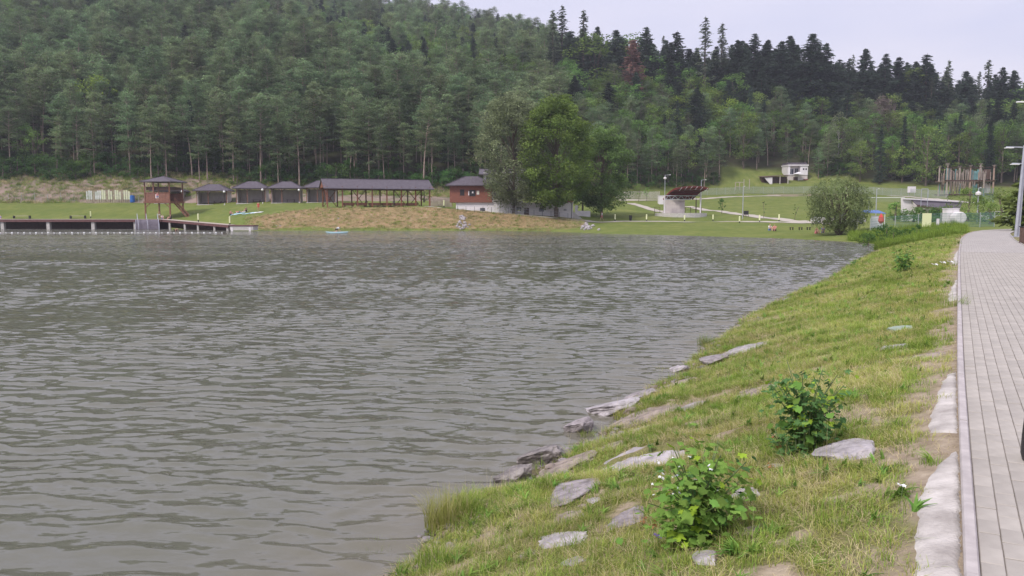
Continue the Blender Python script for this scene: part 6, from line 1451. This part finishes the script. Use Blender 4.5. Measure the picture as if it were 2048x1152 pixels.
# ------------------------------------------------------------------ leafy plants with separate leaves
def leaf_mesh(name, m_, seed=0, lobes=5, sharp=.35):
    r = np.random.default_rng(seed); n_ = lobes*4; vs = [(0, 0, 0)]
    for q in range(n_+1):
        a = -2.55+5.1*q/n_; lob = .5+.5*math.cos((q % 4)/4*2*math.pi); rr = (1-sharp*(1-lob))*(1 if abs(a) < 1.2 else .78)*(.5+.04*r.normal()); x = math.sin(a)*rr; y = .18+math.cos(a)*rr; vs.append((x, y, -.22*(x*x+.6*(y-.2)**2)+.03*r.normal()))
    fs = [(0, q+1, q) for q in range(1, n_+1)]
    me = bpy.data.meshes.new(name); me.from_pydata(vs, [], fs); me.materials.append(m_); me.polygons.foreach_set('use_smooth', [True]*len(fs)); me.attributes.new('tone', 'FLOAT', 'POINT').data.foreach_set('value', [.5]*len(vs)); return me
M['leafA'] = leafmat('bush_leaf_green', (0.106, 0.198, 0.042), (0.200, 0.324, 0.072), .3, .35, .15, .02); M['leafB'] = leafmat('bush_leaf_fresh', (0.250, 0.384, 0.036), (0.325, 0.456, 0.060), .35, .2, .15); M['leafC'] = leafmat('bush_leaf_dark', (0.069, 0.150, 0.054), (0.125, 0.228, 0.078), .25, .3, .15)
M['leafR'] = leafmat('withered_leaf', (.30, .12, .06), (.38, .20, .10), .2, .3, .2); M['stem'] = mat('green_stem', (.12, .16, .06), .7)
LM = {'A': [leaf_mesh('leaf', M['leafA'], s, 5, .22) for s in (1, 2)], 'B': [leaf_mesh('leaf', M['leafB'], 3, 5, .4)], 'C': [leaf_mesh('leaf', M['leafC'], 4, 5, .5)], 'R': [leaf_mesh('leaf', M['leafR'], 5, 5, .5)]}
LM['P'] = [leaf_mesh('leaf', M['leafC'], 6, 5, .72)]
def leafy(px, py, h, w, n_, size, label, mix, seed, cat='bush', tall=None):
    r = np.random.default_rng(seed); p_ = place(px, py); t = empty('leafy_bush', p_, 0, label, cat); stems = []
    for q in range(max(4, n_//11)):
        a = r.uniform(0, 6.28); L_ = r.uniform(.45, 1.05); top = Vector((math.cos(a)*w*.42*r.uniform(.3, 1), math.sin(a)*w*.40*r.uniform(.3, 1), h*L_*.93)); mid = top*.5+Vector((-top.x*.15, -top.y*.15, .08*h)); o_ = Vector((math.cos(a)*w*.08, math.sin(a)*w*.08, -.05))
        MB().tube([o_, mid, top], [.007, .005, .003], 5, False).build('stem', M['stem'], t); stems.append((o_, mid, top))
    for q in range(n_):
        o_, mid, top = stems[q % len(stems)]; f = r.uniform(.08, 1)**.85; c_ = (o_.lerp(mid, f*2) if f < .5 else mid.lerp(top, f*2-1)) + Vector(r.normal(0, w*.085, 3)); c_.z = max(c_.z, .03+r.uniform(0, .05)); s = size*r.uniform(.55, 1.2)*(1.1-.35*f)
        out_ = Vector((c_.x, c_.y, .1)).normalized(); rzv = math.atan2(out_.y, out_.x)-math.pi/2+r.normal(0, .7); tiltv = r.uniform(-1.05, -.1)
        kk = r.choice(list(mix), p=[mix[k2] for k2 in mix]); kk = 'B' if (f > .93 and r.uniform() < .5 and 'B' in mix) else kk; me = LM[kk][q % len(LM[kk])]
        link('leaf', me, t, c_, Matrix.LocRotScale(None, (Matrix.Rotation(rzv, 3, 'Z') @ Matrix.Rotation(tiltv, 3, 'X') @ Matrix.Rotation(r.normal(0, .3), 3, 'Y')).to_quaternion(), None).to_euler(), s)
    if n_ > 100:
        V, Q, tn = [], [], []; base = leaf_mesh('leaf_template', M['leafA'], 5, 5, .25); bv = np.array([v.co[:] for v in base.vertices]); bf = [tuple(p2.vertices) for p2 in base.polygons]
        for q in range(int(n_*1.3)):
            o_, mid, top = stems[q % len(stems)]; f = r.uniform(.02, .92); c_ = np.array(o_.lerp(mid, f*2) if f < .5 else mid.lerp(top, f*2-1)) + r.normal(0, w*.10, 3); c_[2] = max(c_[2], .02); s = size*r.uniform(.45, .95)
            mt = np.array(Matrix.Rotation(r.uniform(0, 6.28), 3, 'Z') @ Matrix.Rotation(r.uniform(-1., .2), 3, 'X')); b0 = len(V); V += list((bv*s) @ mt.T + c_); Q += [tuple(i2+b0 for i2 in f2) for f2 in bf]
        me = bpy.data.meshes.new('small_leaves'); me.from_pydata([tuple(v) for v in V], [], Q); me.materials.append(M['leafC'] if 'maple' in label else M['leafA']); me.attributes.new('tone', 'FLOAT', 'POINT').data.foreach_set('value', r.uniform(0, 1, len(V))); link('small_leaves', me, t)['kind'] = 'stuff'
    return t
b1 = leafy(1395, 1082, .64, 1.0, 295, .10, 'leafy bush with rounded lobed leaves and small white flowers, nearest the camera', {'A': .78, 'B': .12, 'C': .10}, 1)
b2 = leafy(1610, 905, .76, .82, 290, .095, 'taller young maple bush with pointed leaves, behind the flowering one', {'A': .35, 'P': .40, 'C': .12, 'B': .13}, 2)
leafy(1420, 1010, .34, .30, 60, .05, 'thin leafy sprig rising behind the flowering bush', {'A': .8, 'C': .2}, 3, 'plant')
leafy(1650, 855, .55, .3, 36, .07, 'bright yellow green shoot on the right of the young maple bush', {'B': .8, 'A': .2}, 4, 'plant')
leafy(1806, 545, .85, .9, 150, .13, 'small round shrub high on the bank', {'C': .8, 'A': .2}, 5)
leafy(1704, 534, .6, .75, 60, .12, 'low sprawling shrub at the waterline high on the bank', {'A': .6, 'C': .4}, 6)
leafy(1560, 900, .16, .3, 50, .05, 'low patch of small leaves at the foot of the young maple bush', {'C': .6, 'A': .3, 'R': .1}, 7, 'plant')
leafy(1300, 905, .14, .2, 24, .045, 'clump of small leaves on the edge of the large pale slab', {'A': .9, 'C': .1}, 8, 'plant')
for px, py in ((1540, 942), (1310, 1065), (1285, 1052)): leafy(px, py, .04, .1, 9, .04, {1540: 'withered red brown leaves lying under the young maple bush', 1310: 'dry curled leaf cluster left of the front bush', 1285: 'dry orange leaf cluster on the dark grey rock'}[px], {'R': 1.}, px, 'plant')
# white flowers of the front bush, and single ones on the bank
M['petal'] = mat('white_petal', (.78, .78, .80), .7); M['violet'] = mat('violet_petal', (.20, .12, .42), .7)
def flower_mesh(m_):
    vs = [(0, 0, .3)]; fs = []
    for q in range(5):
        a = q*1.2566; vs += [(math.cos(a-.5)*.6, math.sin(a-.5)*.6, .25), (math.cos(a)*1., math.sin(a)*1., .1), (math.cos(a+.5)*.6, math.sin(a+.5)*.6, .25)]; b_ = 1+q*3; fs.append((0, b_, b_+1, b_+2))
    me = bpy.data.meshes.new('flower'); me.from_pydata(vs, [], fs); me.materials.append(m_); return me
fl = flower_mesh(M['petal']); r = np.random.default_rng(8)
for q in range(30):
    a = r.uniform(0, 6.28); c_ = Vector((r.normal(-.12, .10), r.normal(-.04, .08), r.uniform(.30, .56))); link('flower', fl, b1, c_, (r.uniform(-.6, .9), r.uniform(-.6, .6), a), r.uniform(.008, .017))
def flower(px, py, label, m_, h=.1, s=.02, n_=3):
    t = empty('flower', place(px, py), 0, label, 'flower'); me = flower_mesh(m_); MB().tube([(0, 0, 0), (.01, 0, h)], .002, 4).build('stem', M['stem'], t)
    for q in range(n_): link('blossom', me, t, (math.cos(q*2.1)*s*.9*(n_ > 1), math.sin(q*2.1)*s*.9*(n_ > 1), h+.003*q), (.5, 0, q), s)
flower(1801, 1005, 'white clover like flower in the grass near the mortar strip', M['petal'], s=.017); flower(782, 1112, 'white flower at the water edge in the lower left of the bank', M['petal'], .07, .015, 2); flower(1314, 1100, 'violet flower at the foot of the front bush', M['violet'], .09, .02, 4)
for px, py, lb in ((1868, 546, 'leftmost white daisy high on the bank'), (1884, 542, 'middle white daisy high on the bank'), (1899, 541, 'white daisy nearest the kerb high on the bank')): flower(px, py, lb, M['petal'], .25, .06, 3)

# ------------------------------------------------------------------ grass
def clump(name, seed, n_, h0, h1, rad, lean, w_, c_m, seg=3, lie=False):
    r = np.random.default_rng(seed); V = []; Q = []; tn = []
    for q in range(n_):
        a = r.uniform(0, 6.28); rr = rad*math.sqrt(r.uniform()); bx_, by_ = math.cos(a)*rr, math.sin(a)*rr; h = r.uniform(h0, h1); d = r.uniform(0, 6.28) if r.uniform() < .5 else a; ln = abs(r.normal(lean, lean*.5)); pd = d+1.57; b_ = len(V); tt = r.uniform()
        for s in range(seg+1):
            f = s/seg
            if lie: x, y, z = bx_+math.cos(d)*h*f, by_+math.sin(d)*h*f, .004+.03*math.sin(f*3)*r.uniform(.3, 1)
            else: x, y, z = bx_+math.cos(d)*ln*h*f*f, by_+math.sin(d)*ln*h*f*f, h*f*(1-.35*ln*f)
            ww = w_*(1-f*.85)/2; V += [(x-math.cos(pd)*ww, y-math.sin(pd)*ww, z-.01*(s == 0)), (x+math.cos(pd)*ww, y+math.sin(pd)*ww, z-.01*(s == 0))]; tn += [min(1, tt*.8+f*.2)]*2
        for s in range(seg): Q.append((b_+2*s, b_+2*s+1, b_+2*s+3, b_+2*s+2))
    return fastmesh(name, V, Q, [c_m], attrs={'tone': tn})
M['grass'] = leafmat('grass_blades', (0.142, 0.227, 0.039), (0.319, 0.415, 0.093), .35, .3, .22, .012)
M['grassy'] = leafmat('yellow_grass', (0.274, 0.304, 0.065), (0.454, 0.450, 0.151), .35, .25, .2, .01)
M['straw'] = leafmat('dry_straw', (0.378, 0.305, 0.154), (0.546, 0.475, 0.286), .2, .25, .2)
M['lush'] = leafmat('lush_grass', (0.112, 0.194, 0.031), (0.300, 0.388, 0.075), .35, .2, .15)
protos = [clump('grass_clump', 1, 20, .03, .085, .07, .7, .0042, M['grass']), clump('grass_clump', 2, 18, .03, .075, .08, .8, .0045, M['grassy']), clump('straw_clump', 3, 11, .06, .17, .09, .5, .003, M['straw'], lie=True), clump('grass_clump', 4, 16, .06, .14, .06, .8, .0045, M['grass']), clump('grass_clump', 5, 12, .04, .10, .05, .6, .0055, M['lush']), clump('rosette', 6, 9, .05, .10, .015, 1.1, .026, M['leafA']), clump('stalk', 7, 4, .16, .34, .05, .35, .0028, M['straw'], 4), clump('stalk', 8, 5, .14, .26, .04, .5, .004, M['grass'], 4)]
gr = np.random.default_rng(21); sA = []; uA = []
for s0, s1, dens in ((-4, 4, 520), (4, 9, 560), (9, 16, 330), (16, 28, 150), (28, 50, 60), (50, 78, 30)):
    A = (s1-s0)*5.6; n_ = int(A*dens); sA.append(gr.uniform(s0, s1, n_)); uA.append(gr.uniform(.03, 5.7, n_))
sA, uA = np.concatenate(sA), np.concatenate(uA); x, y = su2xy(sA, uA); z = ground_z(x, y)
keep = (z > .015+.03*gr.uniform(size=len(z))) & (uA < bankW(sA)+.15)
bare_ = fbm(x, y, .45, 4, 71)
keep &= ~((uA < .35+.25*fbm(x, y, .7, 3, 73)) & (gr.uniform(size=len(x)) < .8))
bare2 = fbm(x*.8, y*1.6, 1.1, 3, 77)
keep &= ~((bare_ > .42) & (gr.uniform(size=len(x)) < .75)); keep &= ~((bare2 > .45) & (gr.uniform(size=len(x)) < .85))
n_e = fbm(x, y, 3, 3, 99)
for cx0, cy0, rx_, ry_ in RK: keep &= ~((((x-cx0)/(rx_*(.70+.1*n_e)))**2+((y-cy0)/(ry_*(.70+.1*n_e)))**2 < 1) & (gr.uniform(size=len(x)) < .94))
for P_ in HP:
    ins = np.zeros(len(x), bool)
    for a, b_ in zip(P_, np.roll(P_, -1, 0)): ins ^= ((a[1] > y) != (b_[1] > y)) & (x < (b_[0]-a[0])*(y-a[1])/(b_[1]-a[1]+1e-12)+a[0])
    keep &= ~(ins & (gr.uniform(size=len(x)) < .985))
x, y, z, sA, uA, bare_ = [q[keep] for q in (x, y, z, sA, uA, bare_)]
n1 = fbm(x, y, .30, 3, 75); n2 = fbm(x, y, .9, 3, 76); u = gr.uniform(size=len(x))
idx = np.where(u < .30+.32*n1+.2*n2, 0, np.where(u < .62+.1*n1, 1, 2)); idx = np.where((u > .93) & (n1 > -.1), 3, idx); idx = np.where((n1+.5*n2 > .5) & (u < .65), 4, idx); idx = np.where((bare_ > .45) & (u > .3), 2, idx)
v_ = gr.uniform(size=len(x)); idx = np.where(v_ < .018, 5, np.where(v_ < .030, 6, np.where(v_ < .055, 7, idx))); idx = np.where((n2 > .45) & (v_ > .86), 5, idx)
farf = np.clip((y-6)/40, 0, 1); scl = gr.uniform(.65, 1.25, len(x))*(1+1.5*farf); scl = np.where(idx >= 6, np.minimum(scl, .95), scl); scl = np.where(uA > bankW(sA)-.4, scl*1.1, scl)
scatter('bank_grass', np.c_[x, y, z-.003], idx, gr.uniform(0, 6.28, len(x)), scl, protos, 'mown mixed green and straw coloured grass on the lake bank', [M['grass'], M['grassy'], M['straw'], M['lush'], M['leafA']])
# tall tufts at the water's edge
def tuft(px, py, h, rad, n_, label, m_='grassy', seed=0):
    p_ = place(px, py); t = empty('grass_tuft', p_, 0, label, 'grass tuft'); a = link('blades', clump('blades', seed+900, n_, h*.5, h, rad, .45, .0050, M[m_], 4), t); a['kind'] = 'stuff'
    b_ = link('dry_blades', clump('dry_blades', seed+950, n_//5, h*.5, h*1.05, rad, .6, .004, M['straw'], 4), t); b_['kind'] = 'stuff'
tuft(893, 1050, .38, .21, 620, 'large yellow green grass tuft at the water edge', 'grassy', 1); tuft(935, 1030, .30, .12, 220, 'smaller grass tuft joined to the right of the large one', 'lush', 2); tuft(757, 1130, .24, .13, 320, 'grass tuft at the lower left end of the bank', 'lush', 3)
tuft(880, 1125, .16, .20, 420, 'dark green feathery tuft below the large one', 'lush', 4); tuft(1175, 880, .18, .12, 220, 'bright tuft growing from the grey waterline rock', 'lush', 5); tuft(1322, 755, .25, .16, 240, 'yellowish tuft at the waterline right of the thin rock', 'grassy', 6); tuft(1412, 692, .35, .2, 260, 'upright grassy tuft at the waterline in mid bank', 'lush', 7)
tuft(1095, 975, .15, .14, 240, 'green tuft beside the small dark shore rock', 'lush', 8); tuft(1905, 612, .3, .3, 160, 'weedy tuft leaning over the kerb high on the bank', 'lush', 9); tuft(1480, 950, .22, .12, 180, 'thin tall grass right behind the front bush', 'grassy', 10)
wr = np.random.default_rng(31)
for q, (px, D) in enumerate(((1740, 72.5), (1765, 74), (1790, 71), (1812, 76), (1835, 73), (1858, 77), (1880, 74), (1902, 79), (1775, 80), (1730, 80))):
    tree('bush', q, onD(px, D, -.1), wr.uniform(.9, 1.9), 'low_bush', 'low bush in the overgrown corner of the lake, %s' % (ORD[q] + (' from left' if q else '')) if q < 8 else ('low bush behind the overgrown corner, %s' % ('right one' if q == 8 else 'left one')), 'low bushes in the overgrown lake corner', 'bush')
# reeds and weeds along the far end of the lake and tall dry grass on the far bank
weed = [clump('weed', 61, 26, .25, .75, .35, .5, .035, M['lush']), clump('weed', 62, 26, .2, .6, .4, .6, .04, M['grass']), clump('dry_weed', 63, 30, .2, .55, .4, .5, .03, M['straw'])]
X1 = []; I1 = []; Sx = []
for _ in range(5200):
    px, D = gr.uniform(1700, 1925), gr.uniform(64, 92); q_ = (px-1024)/F*D; X1.append((q_, D)); I1.append(0 if gr.uniform() < .6 else 1); Sx.append(gr.uniform(.5, 1.3))
for _ in range(5200):
    px = gr.uniform(490, 1170); D = gr.uniform(131, 150); X1.append(((px-1024)/F*D, D)); I1.append(2 if gr.uniform() < .75 else 1); Sx.append(gr.uniform(.4, 1.0))
for _ in range(5000):
    px = gr.uniform(-60, 980); D = gr.uniform(198, 212); X1.append(((px-1024)/F*D, D)); I1.append(2 if gr.uniform() < .4 else 1); Sx.append(gr.uniform(.8, 2.0))
X1 = np.array(X1); I1 = np.array(I1); Sx = np.array(Sx); z = ground_z(X1[:, 0], X1[:, 1]); kd_, kz_ = knots(1024+F*X1[:, 0]/X1[:, 1]); s_, u_ = xy2su(X1[:, 0], X1[:, 1]); zone_ok = (z > .05) & ((X1[:, 1] > 190) | ((X1[:, 1] > 120) & (X1[:, 1] < kd_[:, 2]+.4)) | ((X1[:, 1] < 95) & ((u_ > 1.) | (s_ > 66)) & (u_ > .4)))
kk = zone_ok & ((X1[:, 1] < 120) | (gr.uniform(size=len(z)) < .85))
scatter('wild_grass', np.c_[X1[kk], z[kk]-.02], I1[kk], gr.uniform(0, 6.28, kk.sum()), Sx[kk], weed, 'wild tall grass and weeds on the far banks of the lake', [M['lush'], M['grass'], M['straw']])
# ------------------------------------------------------------------ air
hz_ = mat('haze_air', (1, 1, 1)); n = hz_.node_tree.nodes; n.remove(n['Principled BSDF']); pv_ = n.new('ShaderNodeVolumePrincipled'); pv_.inputs['Color'].default_value = (.86, .88, 1, 1); pv_.inputs['Density'].default_value = .00026; pv_.inputs['Anisotropy'].default_value = .2
hz_.node_tree.links.new(pv_.outputs[0], n['Material Output'].inputs['Volume'])
o = MB().box(-1700, 1700, -60, 980, -40, 420).build('haze', hz_); tag(o, 'thin pale summer haze filling the valley air', kind='stuff')
